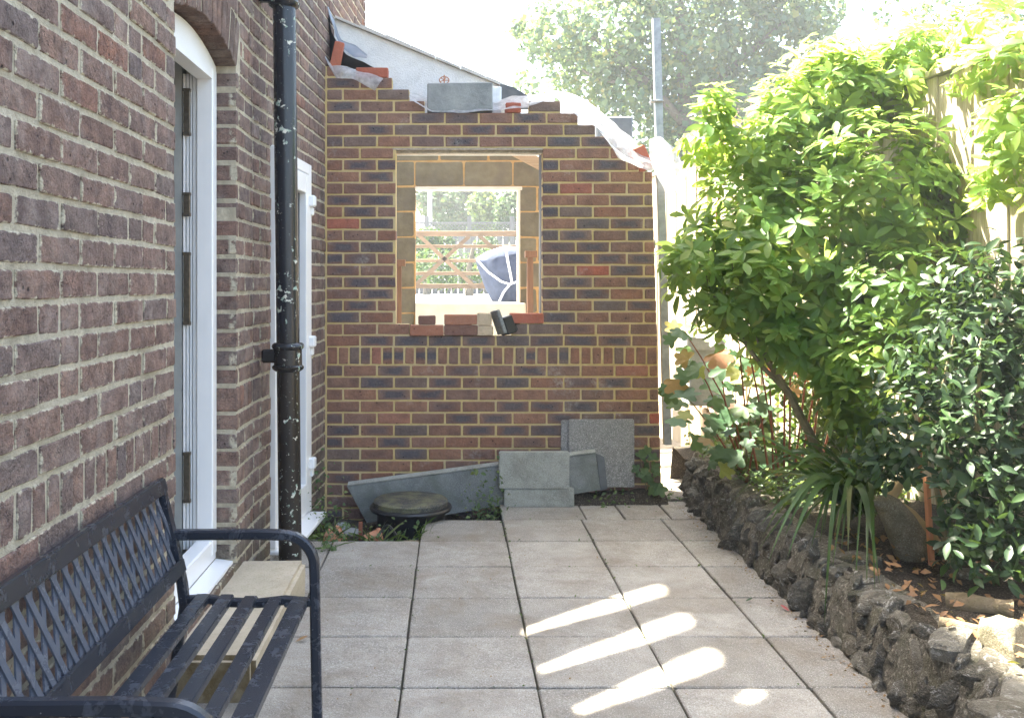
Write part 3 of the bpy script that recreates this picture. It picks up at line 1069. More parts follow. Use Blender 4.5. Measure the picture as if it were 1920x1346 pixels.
MB().tube([pp(0.02), pp(1.5), pp(2.85)], 0.0545, 24).build('pipe', M_pipe, pipe, True)
for zc in (1.055, 2.79):
    q = MB()
    c = pp(zc)
    prof = [(0.056, -0.075), (0.064, -0.07), (0.074, -0.062), (0.076, -0.05), (0.067, -0.043), (0.066, 0.03), (0.074, 0.036), (0.078, 0.046), (0.074, 0.056), (0.066, 0.062), (0.056, 0.064)]
    q.lathe(prof, c, 28)
    cl = q.build('socket_collar', M_pipe, pipe, True)
    q = MB()
    q.bevel_box((c.x - 0.13, c.y + 0.0, zc - 0.035), (c.x - 0.04, c.y + 0.05, zc + 0.03), 0.01)
    q.build('bracket', M_pipe, pipe)

# ------------------------------------------------------------------ door step
q = MB()
q.bevel_box((-0.985, 3.15, -0.02), (-0.66, 4.27, 0.155), 0.018, 2)
for p in q.v:
    p += Vector((mnoise.noise(p * 5) * 0.006, mnoise.noise(p * 5 + Vector((3, 1, 2))) * 0.01, mnoise.noise(p * 4) * 0.004))
o = q.build('door_step', M_step, None, True)
tag(o, 'pale sandstone doorstep below the white door sill', 'step')

# ------------------------------------------------------------------ the new brick wall at the end
YW = 6.10
PXM = FPX / YW


def wx(x):
    return (x - 848) / PXM


def wz(y):
    return CAM_Z - (y - 532) / PXM


wall = thing('brick_wall', 'half built red and blue brick wall with a square window opening and stepped top', 'wall', (0.2, YW, 0))
CH = 0.0757
ZS1, ZS0 = 0.993, 0.876
WX0, WX1, WZ0, WZ1 = wx(742), wx(1018), ZS1 + 2 * CH, ZS1 + 17 * CH - 0.004
XL = wx(613)
BW = Bricks(M_wall_brick, 0.0016, 'wall')
mor = MB()
row_spans = []


def right_end(z):
    return wx(1222) + (wx(1240) - wx(1222)) * (2.15 - z) / 2.0


for k in range(0, 24):
    z0 = ZS1 + k * CH
    e = right_end(z0)
    r = {15: wx(1198), 16: wx(1170), 17: wx(1150), 18: wx(1116), 19: wx(1084)}.get(k, e)
    if k == 20:
        sp = [(XL, wx(796)), (wx(992), wx(1051))]
    elif k == 21:
        sp = [(XL, wx(767))]
    elif k == 22:
        sp = [(XL, wx(735))]
    elif k == 23:
        sp = [(XL, wx(640))]
    elif 2 <= k < 17:
        sp = [(XL, WX0), (WX1, r)]
    elif k == 1:
        sp = [(XL, wx(767)), (wx(960), r)]
    else:
        sp = [(XL, r)]
    row_spans.append((z0, CH, sp, k))
z = ZS0
k = -1
while z > -0.16:
    row_spans.append((z - 0.077, 0.077, [(XL, right_end(z))], k))
    z -= 0.077
    k -= 1
J = 0.0115
per = 0.2195
for z0, h, sp, k in row_spans:
    x = XL - (0.5 * per if k % 2 else 0.0) if k >= 0 else XL - (0.0 if k % 2 == 0 else 0.5 * per)
    mor.box((XL - 0.03, YW + 0.004, z0 - J / 2), (XL, YW + 0.10, z0 + h - J / 2)) if sp[0][0] == XL else None
    for a0, b0 in sp:
        top = z0 + h - J / 2
        mor.box((a0, YW + 0.005, z0 - J / 2), (b0, YW + 0.10, top))
        if sp.index((a0, b0)) and k < 20:
            xx = a0 - (0.5 * per if k % 2 else 0)
        elif k == 20 and sp.index((a0, b0)):
            xx = a0
        else:
            xx = x
        while xx < b0:
            L0, L1 = max(xx, a0), min(xx + per - J, b0 - (0 if b0 > wx(1190) else 0.001))
            if L1 - L0 > 0.03:
                BW.put(((L0 + L1) / 2, YW + R.uniform(-0.0015, 0.0015), z0 + h / 2), 0.0, L1 - L0 + R.uniform(-0.003, 0.001), h - J + R.uniform(-0.0015, 0.001), 0.10 if k >= 16 or 2 <= k else 0.03)
            xx += per
# soldier course
mor.box((XL - 0.03, YW + 0.005, ZS0 - 0.006), (right_end(0.9), YW + 0.10, ZS1 - 0.006))
ns = 30
pw = (right_end(0.9) - XL) / ns
for i in range(ns):
    BW.put((XL + (i + 0.5) * pw, YW + R.uniform(-0.0015, 0.0015), (ZS0 + ZS1) / 2), 0.0, pw - 0.0125 + R.uniform(-0.002, 0.001), ZS1 - ZS0 - J, 0.03)
mor.build('mortar', M_mortar_new, wall)
BW.lay(wall)
q = MB()
q.box((WX0 - 0.03, YW + 0.002, WZ1 - 0.012), (WX1 + 0.0, YW + 0.10, WZ1 + 0.0))
q.box((WX0 - 0.03, YW + 0.03, WZ1 - 0.030), (WX1, YW + 0.11, WZ1 - 0.0125))
q.build('steel_lintel', M_rusty, wall)
q = MB()
q.box((WX1 + 0.001, YW + 0.105, WZ0), (WX1 + 0.05, YW + 0.30, WZ1))
q.box((WX0 - 0.05, YW + 0.105, WZ0), (WX0 - 0.001, YW + 0.16, WZ1))
q.build('cavity_closer', M_closer, wall)
q = MB()
ab = P(905, 869, YW)
for i in range(9):
    x = wx(868 + 8 * i)
    q.bevel_box((x, YW - 0.006, ZS0 - 11 * 0.077 + 0.085), (x + 0.018, YW + 0.02, ZS0 - 11 * 0.077 + 0.14), 0.003)
q.build('air_brick', M_red_brick, wall)

# inner leaf: white rendered wall with a raking top just behind
ren = thing('rendered_wall', 'white rendered wall with a sloping coped top, just behind the new brickwork', 'wall', (0, 6.45, 0))
q = MB()
Y0, Y1 = 6.40, 6.50
top = lambda x: P(622, 34, Y0).z + (P(988, 182, Y0).z - P(622, 34, Y0).z) * (x - P(622, 34, Y0).x) / (P(988, 182, Y0).x - P(622, 34, Y0).x)
xl, xr = -0.812, 0.84
wl, wr = WX0 - 0.02, WX1 + 0.045
q.prism([Vector((xl, Y0, -0.15)), Vector((wl, Y0, -0.15)), Vector((wl, Y0, top(wl))), Vector((xl, Y0, top(xl)))], (0, Y1 - Y0, 0))
q.prism([Vector((wr, Y0, -0.15)), Vector((xr + 0.5, Y0, -0.15)), Vector((xr + 0.5, Y0, 1.6)), Vector((xr, Y0, 2.35)), Vector((wr, Y0, 2.45))], (0, Y1 - Y0, 0))
q.prism([Vector((wl, Y0, WZ1 + 0.005)), Vector((wr, Y0, WZ1 + 0.005)), Vector((wr, Y0, 2.45)), Vector((0.36, Y0, 2.62)), Vector((0.36, Y0, top(0.36))), Vector((wl, Y0, top(wl)))], (0, Y1 - Y0, 0))
q.prism([Vector((wl, Y0, -0.15)), Vector((wr, Y0, -0.15)), Vector((wr, Y0, 1.0)), Vector((wl, Y0, 1.0))], (0, Y1 - Y0, 0))
q.build('render', M_render, ren)
dx = 0.17
x = xl + 0.02
while x < 0.30:
    q = MB()
    z0 = top(x)
    z1 = top(x + dx)
    wob = R.uniform(-0.006, 0.006)
    q.prism([Vector((x, Y0 - 0.03, z0 + 0.003)), Vector((x + dx - 0.003, Y0 - 0.03, z1 + 0.003)), Vector((x + dx - 0.003, Y0 - 0.03, z1 + 0.022 + wob)), Vector((x, Y0 - 0.03, z0 + 0.026 + wob))], (0, 0.17, 0))
    q.build('coping_tile', M_cop, ren)
    x += dx

# ------------------------------------------------------------------ the garage behind, seen through the opening
sheet('garage_floor', [(-1.3, 6.55), (1.36, 6.55), (1.36, 8.9), (-1.3, 8.9)], 0.0, M_block, th=0.15)
gar = thing('garage_wall', 'grey blockwork garage wall with a second window opening, seen through the brick opening', 'wall', (0.2, 8.9, 0))
YG = 8.85
gm = MB()
GX0, GX1, GZ0, GZ1 = -0.345, 0.635, 1.20, 2.31
GL, GR, GT = -1.05, 1.36, 2.86
gm.box((GL, YG + 0.005, 0), (GX0, YG + 0.1, GT))
gm.prism([Vector((GX1, YG + 0.005, 0)), Vector((GR, YG + 0.005, 0)), Vector((GR, YG + 0.005, 2.10)), Vector((GX1, YG + 0.005, 2.60))], (0, 0.095, 0))
gm.prism([Vector((GX0, YG + 0.005, GZ1)), Vector((GX1, YG + 0.005, GZ1)), Vector((GX1, YG + 0.005, 2.60)), Vector((0.3, YG + 0.005, GT)), Vector((GX0, YG + 0.005, GT))], (0, 0.095, 0))
gm.box((GX0, YG + 0.005, 0), (GX1, YG + 0.1, GZ0 - 0.004))
gm.build('mortar_bed', M_block_mortar, gar)
for k in range(-6, 3):
    z0 = GZ1 + (k) * 0.2375 + 0.006
    zt = min(z0 + 0.2255, GT)
    if zt - z0 < 0.05:
        continue
    spans = [(GL, GX0), (GX1, GR)] if k < 0 else [(GL, GR)]
    if z0 < GZ0 - 0.1:
        spans = [(GL, GR)]
    for a0, b0 in spans:
        x = -0.352 - 0.46 * 3 + (0.23 if k % 2 else 0)
        while x < b0:
            l, r = max(x + 0.006, a0), min(x + 0.454, b0)
            if r - l > 0.06 and zt < 2.98 - 0.55 * max(0, (l + r) / 2 - 0.3) + 0.02:
                v, f = brick_geo(r - l, zt - z0, 0.03, 0.004, R, 0.012, 0.006)
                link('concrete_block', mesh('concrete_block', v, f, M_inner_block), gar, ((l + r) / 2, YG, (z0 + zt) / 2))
            x += 0.46
q = MB()
q.bevel_box((GX0 - 0.002, YG - 0.012, GZ1 - 0.035), (GX1 + 0.02, YG + 0.10, GZ1 - 0.002), 0.004)
q.bevel_box((GX1 - 0.022, YG - 0.012, GZ0), (GX1 + 0.002, YG + 0.10, GZ1 - 0.036), 0.004)
q.build('window_lining', M_cream, gar)
q = MB()
q.bevel_box((GX0 - 0.0, YG - 0.05, 0.72), (GX1 + 0.05, YG - 0.004, GZ0 + 0.02), 0.006)
q.build('lit_wall_panel', M_cream, gar)  # added pale board, its cream stands in for light on the low wall
for i, (x0, z0, x1, z1) in enumerate(((0.28, 2.71, 1.3, 2.17), (0.36, 2.70, 1.3, 2.20), (0.44, 2.69, 1.3, 2.22))):
    q = MB()
    yy = YG - 0.25 - 0.55 * i
    d = Vector((x1 - x0, 0, z1 - z0)).normalized()
    up = Vector((-d.z, 0, d.x)) * 0.10
    A, B = Vector((x0, yy, z0)), Vector((x1, yy, z1))
    q.prism([A, B, B + up, A + up], (0, 0.047, 0))
    q.build('rafter', M_timber, gar)
for xx, nm in ((wx(741) * 8.6 / 6.1, 0), (wx(989) * 8.6 / 6.1, 1)):
    q = MB()
    q.bevel_box((xx, 8.62, 0.0), (xx + 0.055, 8.68, 1.56 + 0.08 * nm), 0.004)
    q.bevel_box((xx - 0.02, 8.60, 1.56 + 0.08 * nm), (xx + 0.09, 8.70, 1.62 + 0.08 * nm), 0.004)
    o = q.build('timber_prop', M_timber_v, None)
    tag(o, ['brown timber prop inside the garage against its left block pier', 'brown timber prop inside the garage against its right block pier'][nm], 'prop', 'timber props in the garage')

# ------------------------------------------------------------------ loose things on and by the brick wall
def loose(mat, c, L=0.209, H=0.064, Dp=0.10, rot=(0, 0, 0), label='', cat='brick', name='loose_brick', group=None, chip=0.005):
    v, f = brick_geo(L, H, Dp, 0.002, R, chip, 0.004)
    f = f + [tuple(range(40 - 10 + 1, 41))[::-1]] if False else f
    n = len(v)
    f.append(tuple(range(n - 10, n)))
    me = mesh(name, [(x, y - Dp / 2, z) for x, y, z in v], f, mat)
    o = link(name, me, None, c, rot)
    tag(o, label, cat, group)
    return o


GB = 'loose bricks left on the brick wall'
zr = lambda k: ZS1 + k * CH
loose(M_red_brick, (wx(697), YW + 0.045, zr(23) + 0.029), rot=(0, 0, 0.02), label='bright red brick lying on the stepped top beside the black membrane', group=GB)
loose(M_red_brick, (wx(629), YW + 0.08, zr(24) + 0.075), L=0.064, H=0.18, rot=(0.05, 0.22, 0.1), label='red brick standing on end and leaning inside the black membrane', group=GB)
loose(M_red_brick, (wx(962), YW + 0.045, zr(20) + 0.029), L=0.1, rot=(0, 0, 0.03), label='short red brick right of the grey block on the wall top', group=GB)
loose(M_red_brick, (wx(1206), YW + 0.07, zr(15) + 0.085), L=0.10, H=0.16, Dp=0.064, rot=(0.1, -0.45, 0), label='tilted red brick held under the polythene at the right wall end', group=GB)
loose(M_dark_brick, (wx(800), YW + 0.045, zr(1) + 0.096), L=0.112, H=0.056, rot=(0, 0, 0.03), label='dark half brick on top of a brick, left end of the window sill', group=GB)
loose(M_brown_brick, (wx(800), YW + 0.035, zr(1) + 0.030), L=0.217, H=0.066, rot=(0, 0, -0.02), label='brown brick under the dark half brick on the window sill', group=GB)
loose(M_brown_brick, (wx(864), YW + 0.035, zr(1) + 0.098), L=0.212, H=0.064, rot=(0, 0, 0.02), label='upper of two stacked red brown bricks in the middle of the window sill', group=GB)
loose(M_dark_brick, (wx(864), YW + 0.035, zr(1) + 0.030), L=0.215, H=0.066, rot=(0, 0, -0.01), label='lower of two stacked red brown bricks in the middle of the window sill', group=GB)
loose(M_cream_brick, (wx(908), YW + 0.035, zr(1) + 0.103), L=0.092, H=0.078, rot=(0, 0.05, -0.1), label='upper pale cream half brick beside the black plastic elbow', group=GB)
loose(M_cream_brick, (wx(910), YW + 0.035, zr(1) + 0.028), L=0.1, H=0.062, rot=(0, 0, -0.08), label='lower pale cream half brick on the sill beside the black plastic elbow', group=GB)
loose(M_red_brick, (wx(988), YW + 0.045, zr(2) + 0.031), L=0.212, H=0.066, rot=(0, 0, 0.01), label='bright red brick at the right end of the window sill', group=GB)

# black plastic elbow on the sill
q = MB()
c = Vector((wx(946), YW + 0.02, zr(1) + 0.085))
Mx = Matrix.Translation(c) @ Matrix.Rotation(-0.32, 4, 'Y') @ Matrix.Rotation(0.45, 4, 'Z')
q.bevel_box((-0.028, -0.05, -0.085), (0.045, 0.05, 0.03), 0.006, 1, Mx)
q.add([Mx @ Vector(p) for p in ((0.045, -0.05, -0.08), (0.085, -0.04, -0.06), (0.085, 0.04, -0.06), (0.045, 0.05, -0.08), (0.045, -0.05, 0.02), (0.075, -0.04, -0.01), (0.075, 0.04, -0.01), (0.045, 0.05, 0.02))], [(0, 1, 5, 4), (1, 2, 6, 5), (2, 3, 7, 6), (4, 5, 6, 7), (0, 3, 2, 1), (0, 4, 7, 3)])
elb = q.build('plastic_elbow', M_blackp, None)
tag(elb, 'black plastic gutter elbow tipped up on the window sill', 'gutter piece')
q = MB()
q.bevel_box((-0.055, -0.052, -0.07), (-0.029, 0.05, 0.09), 0.006, 1, Mx)
q.build('flange', M_lintel, elb)

# concrete block on the wall top with a white board behind it and a slate
q = MB()
zb = zr(20) + 0.003
q.bevel_box((wx(801), YW + 0.0, zb), (wx(924), YW + 0.095, zb + 0.186), 0.006, 1)
for p in q.v:
    p.z += (p.x - wx(801)) * 0.012
    p.x += mnoise.noise(p * 9) * 0.004
o = q.build('grey_block', M_aac, None)
tag(o, 'grey concrete block standing on edge on top of the brick wall', 'block')
q = MB()
q.bevel_box((wx(905), YW + 0.11, zb + 0.002), (wx(942), YW + 0.16, zb + 0.185), 0.004)
o = q.build('insulation_board', M_strap, None)
tag(o, 'white board standing behind the grey block on the wall top', 'board')
q = MB()
s = [P(938, 205, 6.27), P(1000, 205, 6.27), P(990, 180, 6.27), P(962, 163, 6.27), P(938, 158, 6.27)]
q.prism(s, (0, 0.015, 0))
o = q.build('slate_piece', M_slate, None)
tag(o, 'broken dark slate leaning behind the short red brick on the wall top', 'slate')
# valve wheel
q = MB()
c = P(833, 151, 6.33)
ring = [c + Vector((0.032 * math.cos(t), 0, 0.024 * math.sin(t))) for t in [2 * math.pi * i / 16 for i in range(17)]]
q.tube(ring, 0.0035, 5, False)
for i in range(5):
    q.tube([c, ring[int(i * 3.2)]], 0.003, 4)
q.tube([c + Vector((0, 0, -0.12)), c + Vector((0, 0, 0.035))], 0.0045, 5)
o = q.build('valve_wheel', M_terra, None)
tag(o, 'small rusty valve wheel sticking up behind the grey block', 'valve')

# dark grey box at the right behind the wall
q = MB()
q.bevel_box((P(1118, 0, 6.55).x, 6.55, 1.3), (P(1187, 0, 6.55).x, 6.95, P(0, 218, 6.55).z), 0.012)
o = q.build('water_tank', M_greyp, None)
tag(o, 'dark slate grey plastic tank standing behind the right wall top', 'tank')

# black membrane with its folded flap, top left
mem = thing('roof_membrane', 'black roofing membrane torn up against the house at the wall top', 'membrane', P(640, 110, 6.2))
q = MB()
q.loft([P(x, y, 6.30) for x, y in ((609, 6), (609, 60), (611, 126), (625, 127), (665, 130), (703, 132))], [P(x, y, d) for x, y, d in ((612, 8, 6.2), (622, 60, 6.2), (634, 85, 6.2), (650, 104, 6.2), (682, 116, 6.24), (704, 128, 6.26))], 24, 6, 0.008, 2, 0.0)
q.build('black_sheet', M_blackp, mem, True)
q = MB()
q.loft([P(x, y, 6.19) for x, y in ((611, 7), (621, 40), (628, 68), (640, 90), (662, 106), (689, 110))], [P(x, y, d) for x, y, d in ((612, 6, 6.22), (627, 38, 6.27), (634, 60, 6.3), (641, 74, 6.3), (668, 86, 6.3), (688, 104, 6.27))], 24, 6, 0.008, 5, 0.02)
q.build('folded_flap', M_greyp, mem, True)


# polythene
def pl(L, D):
    return [P(x, y, D if len(t) < 3 else t[2]) for t in L for x, y in (t[:2],)]


q = MB()
q.loft(pl([(606, 92, 6.14), (613, 108), (622, 124), (650, 124), (680, 135), (722, 148)], 6.10), pl([(606, 96, 6.1), (614, 122), (630, 148), (660, 150), (684, 160), (704, 169)], 6.06), 30, 8, 0.014, 3, 0.02)
o = q.build('polythene_sheet', M_poly, None, True)
tag(o, 'thin clear polythene strip hanging over the top left bricks', 'polythene', 'polythene sheets on the brick wall')
q = MB()
q.loft(pl([(742, 160), (770, 172), (797, 182), (860, 188), (930, 190), (960, 182), (995, 182)], 6.24), pl([(770, 188), (797, 202), (812, 210), (860, 213), (930, 206), (960, 206), (990, 202)], 6.08), 34, 8, 0.012, 9, 0.01)
o = q.build('polythene_sheet', M_poly_thick, None, True)
tag(o, 'white polythene laid over the wall top beneath the grey block', 'polythene', 'polythene sheets on the brick wall')
q = MB()
q.loft(pl([(980, 186), (1030, 170), (1060, 172), (1090, 186), (1128, 212), (1170, 248), (1205, 284), (1228, 300)], 6.22), pl([(990, 200), (1040, 186), (1062, 200), (1092, 224), (1122, 246), (1150, 276), (1186, 312), (1224, 322)], 6.05), 44, 12, 0.022, 14, 0.03)
q.loft(pl([(1122, 246), (1140, 266), (1170, 292), (1205, 312)], 6.055), pl([(1145, 270), (1160, 296), (1180, 306), (1198, 316)], 6.03), 16, 6, 0.014, 17, 0.02)
q.loft(pl([(1222, 262), (1218, 286), (1222, 310), (1232, 338), (1246, 362)], 6.05), pl([(1240, 258), (1264, 276), (1276, 304), (1276, 338), (1262, 368)], 6.12), 22, 12, 0.022, 21, 0.07)
o = q.build('polythene_sheet', M_poly_thick, None, True)
tag(o, 'milky polythene draped down the right steps of the wall, bunched at the post', 'polythene', 'polythene sheets on the brick wall')

# profile post at the wall end
post = thing('profile_post', 'tall grey metal guide post standing at the right end of the brick wall', 'post', (1.38, 6.16, 0))
q = MB()
A, B = P(1244, 560, 6.16), P(1230, 36, 6.16)
A = A + (A - B).normalized() * 0.95
q.tube([A, B], 0.024, 4, True, [(-1, -1), (1, -1), (1, 1), (-1, 1)])
q.build('upright', M_steel, post)
for yy in (191, 458):
    q = MB()
    c = P(1233 + (yy - 191) * 0.03, yy, 6.15)
    q.bevel_box((c.x - 0.05, c.y - 0.04, c.z - 0.005), (c.x + 0.03, c.y + 0.03, c.z + 0.005), 0.002)
    q.bevel_box((c.x - 0.055, c.y - 0.035, c.z - 0.03), (c.x - 0.047, c.y - 0.02, c.z + 0.03), 0.002)
    q.build('clip', M_steel, post)

# stones, blocks and the drain in front of the wall
q = MB()
yl = 5.988
pts = [P(651, 912, yl), P(1117, 850, yl), P(1126, 918, yl), P(692, 988, yl)]
q.prism(pts, (0, 0.036, 0.0))
for p in q.v[4:6]:
    p += Vector((0, 0, 0.012))
lin = q.build('stone_lintel', M_lintel, None)
tag(lin, 'long grey stone lintel tilted up behind the round drain lid', 'lintel')
q = MB()
A, B = P(652, 911, yl - 0.002), P(1117, 849, yl - 0.002)
q.prism([A + Vector((0, 0, 0.001)), B + Vector((0, 0, 0.001)), B + Vector((0, 0.040, 0.014)), A + Vector((0, 0.040, 0.014))], (0, 0, 0.006))
q.build('top_edge', M_block, lin)


def blk(x0, x1, y0, y1, D0, dep, mat, name, label, cat, rz=0.0, seed=0, lean=0.0, group=None):
    q = MB()
    a, b = P(x0, y1, D0), P(x1, y0, D0)
    q.bevel_box((a.x, D0, a.z), (b.x, D0 + dep, b.z), 0.006, 2)
    c = Vector(((a.x + b.x) / 2, D0, a.z))
    M = Matrix.Translation(c) @ Matrix.Rotation(rz, 4, 'Z') @ Matrix.Rotation(lean, 4, 'X') @ Matrix.Translation(-c)
    for i, p in enumerate(q.v):
        p2 = M @ p
        q.v[i] = p2 + Vector((mnoise.noise(p2 * 8 + Vector((seed, 0, 0))), 0, mnoise.noise(p2 * 8 + Vector((0, seed, 3))))) * 0.004
    return tag(q.build(name, mat, None, False), label, cat, group)


blk(945, 1077, 916, 951, 5.92, 0.062, M_block, 'concrete_block', 'flat pale concrete block on the ground carrying the upright one', 'block', 0.01, 3)
blk(936, 1068, 848, 916.5, 5.915, 0.06, M_block, 'concrete_block', 'pale concrete block lying on the flat one before the brick wall', 'block', 0.0, 8)
blk(1066, 1190, 787, 914, 6.030, 0.032, M_agg, 'paving_flag', 'square speckled grey flagstone leaning on the right of the brick wall', 'flagstone', 0.0, 5, -0.006)
blk(1052, 1176, 788, 905, 6.066, 0.028, M_agg, 'paving_flag', 'flagstone mostly hidden behind the square speckled one', 'flagstone', 0.0, 6, 0.0)
q = MB()
q.prism([P(1118, 851, 6.004), P(1133, 857, 6.004), P(1139, 916, 6.004), P(1127, 920, 6.004)], (0, 0.02, 0))
o = q.build('slate_piece', M_slate, None)
tag(o, 'narrow dark slate leaning on the speckled flagstone', 'slate')

drain = thing('drain_chamber', 'round black drain chamber with a mossy lid, half sunk beside the paving', 'drain', (-0.25, 5.68, -0.15))
cd = Vector((-0.250, 5.70, 0.0))
q = MB()
q.lathe([(0.195, -0.16), (0.205, 0.02), (0.215, 0.045)], cd, 40)
q.build('barrel', M_blackp, drain, True)
q = MB()
q.lathe([(0.20, 0.040), (0.245, 0.042), (0.250, 0.055), (0.243, 0.066), (0.226, 0.068)], cd, 44)
q.build('rim', M_blackp, drain, True)
q = MB()
q.lathe([(0.222, 0.066), (0.224, 0.094), (0.214, 0.102), (0.12, 0.106), (0.03, 0.107)], cd, 44)
q.build('lid', M_lid, drain, True)

# soil and rubble in the gap
q = MB()
nx, ny = 22, 22
vv, ff = [], []
for i in range(nx + 1):
    for j in range(ny + 1):
        x, y = -0.95 + 1.3 * i / nx, 5.10 + 1.0 * j / ny
        z = -0.10 + 0.05 * mnoise.noise(Vector((x * 6, y * 6, 1))) + 0.02 * mnoise.noise(Vector((x * 20, y * 20, 2)))
        vv.append((x, y, z))
for i in range(nx):
    for j in range(ny):
        a = i * (ny + 1) + j
        ff.append((a, a + ny + 1, a + ny + 2, a + 1))
q.add(vv, ff)
o = q.build('soil', M_soil, None, True)
o['kind'] = 'structure'

q = MB()
vv, ff = [], []
nx, ny = 60, 8
for i in range(nx + 1):
    for j in range(ny + 1):
        x, y = 0.32 + 1.05 * i / nx, 5.955 + 0.15 * j / ny
        z = -0.012 + 0.105 * math.sin(math.pi / 2 * min(1, j / ny * 1.3)) * (0.75 + 0.5 * mnoise.noise(Vector((x * 7, 3, 1)))) + 0.014 * mnoise.noise(Vector((x * 30, y * 30, 2)))
        if x < 0.74:
            z = min(z, -0.012 + 0.06 * j / ny)
        vv.append((x, y, z))
for i in range(nx):
    for j in range(ny):
        a = i * (ny + 1) + j
        ff.append((a, a + ny + 1, a + ny + 2, a + 1))
q.add(vv, ff)
o = q.build('soil', M_soil, None, True)
o['kind'] = 'structure'


def pot(c, r, h, tilt, az, label, n=20, cut=None):
    q = MB()
    n = 20
    prof = [(r * 0.62, 0), (r * 0.9, h * 0.8), (r, h * 0.8), (r * 1.02, h), (r * 0.93, h), (r * 0.86, h * 0.78), (r * 0.56, 0.012)]
    v, f = [], []
    for (rr, z) in prof:
        for k in range(n):
            a = 2 * math.pi * k / n
            v.append((rr * math.cos(a), rr * math.sin(a), z))
    for i in range(len(prof) - 1):
        for k in range(n):
            if cut and k in cut:
                continue
            a, b = i * n + k, i * n + (k + 1) % n
            f.append((a, b, b + n, a + n))
    f.append(tuple((len(prof) - 1) * n + k for k in range(n)))
    M = Matrix.Translation(c) @ Matrix.Rotation(az, 4, 'Z') @ Matrix.Rotation(tilt, 4, 'Y')
    q.add([M @ Vector(p) for p in v], f)
    return tag(q.build('flower_pot', M_terra, None, True), label, 'pot', 'broken terracotta pots')


pot(Vector((-0.50, 5.36, -0.06)), 0.055, 0.10, 1.45, 0.3, 'terracotta pot on its side in the rubble before the drain lid', cut=(3, 4, 5))
pot(Vector((-0.62, 5.34, -0.07)), 0.06, 0.10, 1.2, 2.4, 'cracked terracotta pot tipped towards the left house wall', cut=(8, 9))
for c, r, az, lb in ((P(640, 973, 5.6), (0.05, 0.035, 0.03), 0.3, 'bluish grey stone among the weeds by the house corner'), (P(657, 990, 5.5), (0.075, 0.05, 0.022), -0.3, 'flat brown stone under the bluish grey one'), (P(880, 1000, 5.45), (0.05, 0.05, 0.03), 0.1, 'brown rubble stone at the right of the drain'), (P(770, 1013, 5.25), (0.085, 0.04, 0.02), 0.05, 'flat tan stone along the paving edge before the drain')):
    bm = bmesh.new()
    bmesh.ops.create_icosphere(bm, subdivisions=2, radius=1)
    v = [Vector((p.co.x * r[0], p.co.y * r[1], p.co.z * r[2])) * (1 + 0.25 * mnoise.noise(p.co * 2 + c)) for p in bm.verts]
    f = [tuple(k.index for k in fc.verts) for fc in bm.faces]
    bm.free()
    q = MB()
    M = Matrix.Translation(Vector((c.x, c.y, -0.045))) @ Matrix.Rotation(az, 4, 'Z')
    q.add([M @ p for p in v], f)
    tag(q.build('rubble_stone', M_aac if 'bluish' in lb else M_log, None), lb, 'stone', 'rubble beside the drain')
q = MB()
c = P(676, 975, 5.45)
q.bevel_box((c.x - 0.012, 5.45, -0.08), (c.x + 0.010, 5.47, 0.025), 0.003)
tag(q.build('timber_offcut', M_redstem, None), 'short brown timber offcut upright left of the drain lid', 'offcut')
q = MB()
c = P(717, 1003, 5.3)
pts = [Vector((c.x - 0.03 + 0.12 * t, 5.33 + 0.03 * math.sin(5 * t), -0.03 + 0.06 * math.sin(math.pi * t))) for t in [i / 12 for i in range(13)]]
q.tube(pts, 0.008, 6)
tag(q.build('cable_loop', M_blackp, None, True), 'black cable loop rising from the rubble before the drain', 'cable')

# ------------------------------------------------------------------ the bench
bench = thing('garden_bench', 'dark navy metal garden bench with lattice back and slatted seat, against the house wall', 'bench', (-0.68, 2.33, 0))
YF, YN = 2.93, 1.735
SQ = [(-1, -0.62), (-0.62, -1), (0.62, -1), (1, -0.62), (1, 0.62), (0.62, 1), (-0.62, 1), (-1, 0.62)]


def arm(y):
    pts = [Vector((-0.862, y, 0.622)), Vector((-0.60, y, 0.624)), Vector((-0.525, y, 0.621))]
    for i in range(1, 8):
        t = i / 8 * math.pi / 2
        pts.append(Vector((-0.525 + 0.098 * math.sin(t), y, 0.523 + 0.098 * math.cos(t))))
    pts += [Vector((-0.427, y, 0.50)), Vector((-0.424, y, 0.3)), Vector((-0.418, y, 0.006))]
    MB().tube(pts, 0.0155, 8, True, SQ).build('armrest', M_bench, bench, True)
    back = [Vector((-0.912, y, 0.79)), Vector((-0.866, y, 0.60)), Vector((-0.838, y, 0.47)), Vector((-0.83, y, 0.40)), Vector((-0.862, y, 0.2)), Vector((-0.895, y, 0.006))]
    MB().tube(back, 0.0155, 8, True, SQ).build('rear_leg', M_bench, bench, True)
    rail = [Vector((-0.838, y, 0.418)), Vector((-0.77, y, 0.424)), Vector((-0.68, y, 0.412)), Vector((-0.60, y, 0.410)), Vector((-0.52, y, 0.419)), Vector((-0.43, y, 0.412))]
    MB().tube(rail, 0.013, 8, True, SQ).build('seat_rail', M_bench, bench, True)
    for xx in (-0.735, -0.66, -0.585, -0.512):
        q = MB()
        s_ = -1 if y > 2.4 else 1
        q.lathe([(0.0085, 0), (0.0075, 0.004), (0.003, 0.006)], (0, 0, 0), 8)
        q2 = MB()
        M = Matrix.Translation(Vector((xx, y + s_ * 0.0135, 0.409))) @ Matrix.Rotation(rad(90) * (1 if s_ < 0 else -1), 4, 'X')
        q2.add([M @ p for p in q.v], q.f)
        q2.build('bolt', M_bench, bench)


arm(YF)
arm(YN)


def seat_z(x):
    return 0.424 + 0.006 * math.sin((x + 0.84) / 0.41 * 5.2 + 0.4)


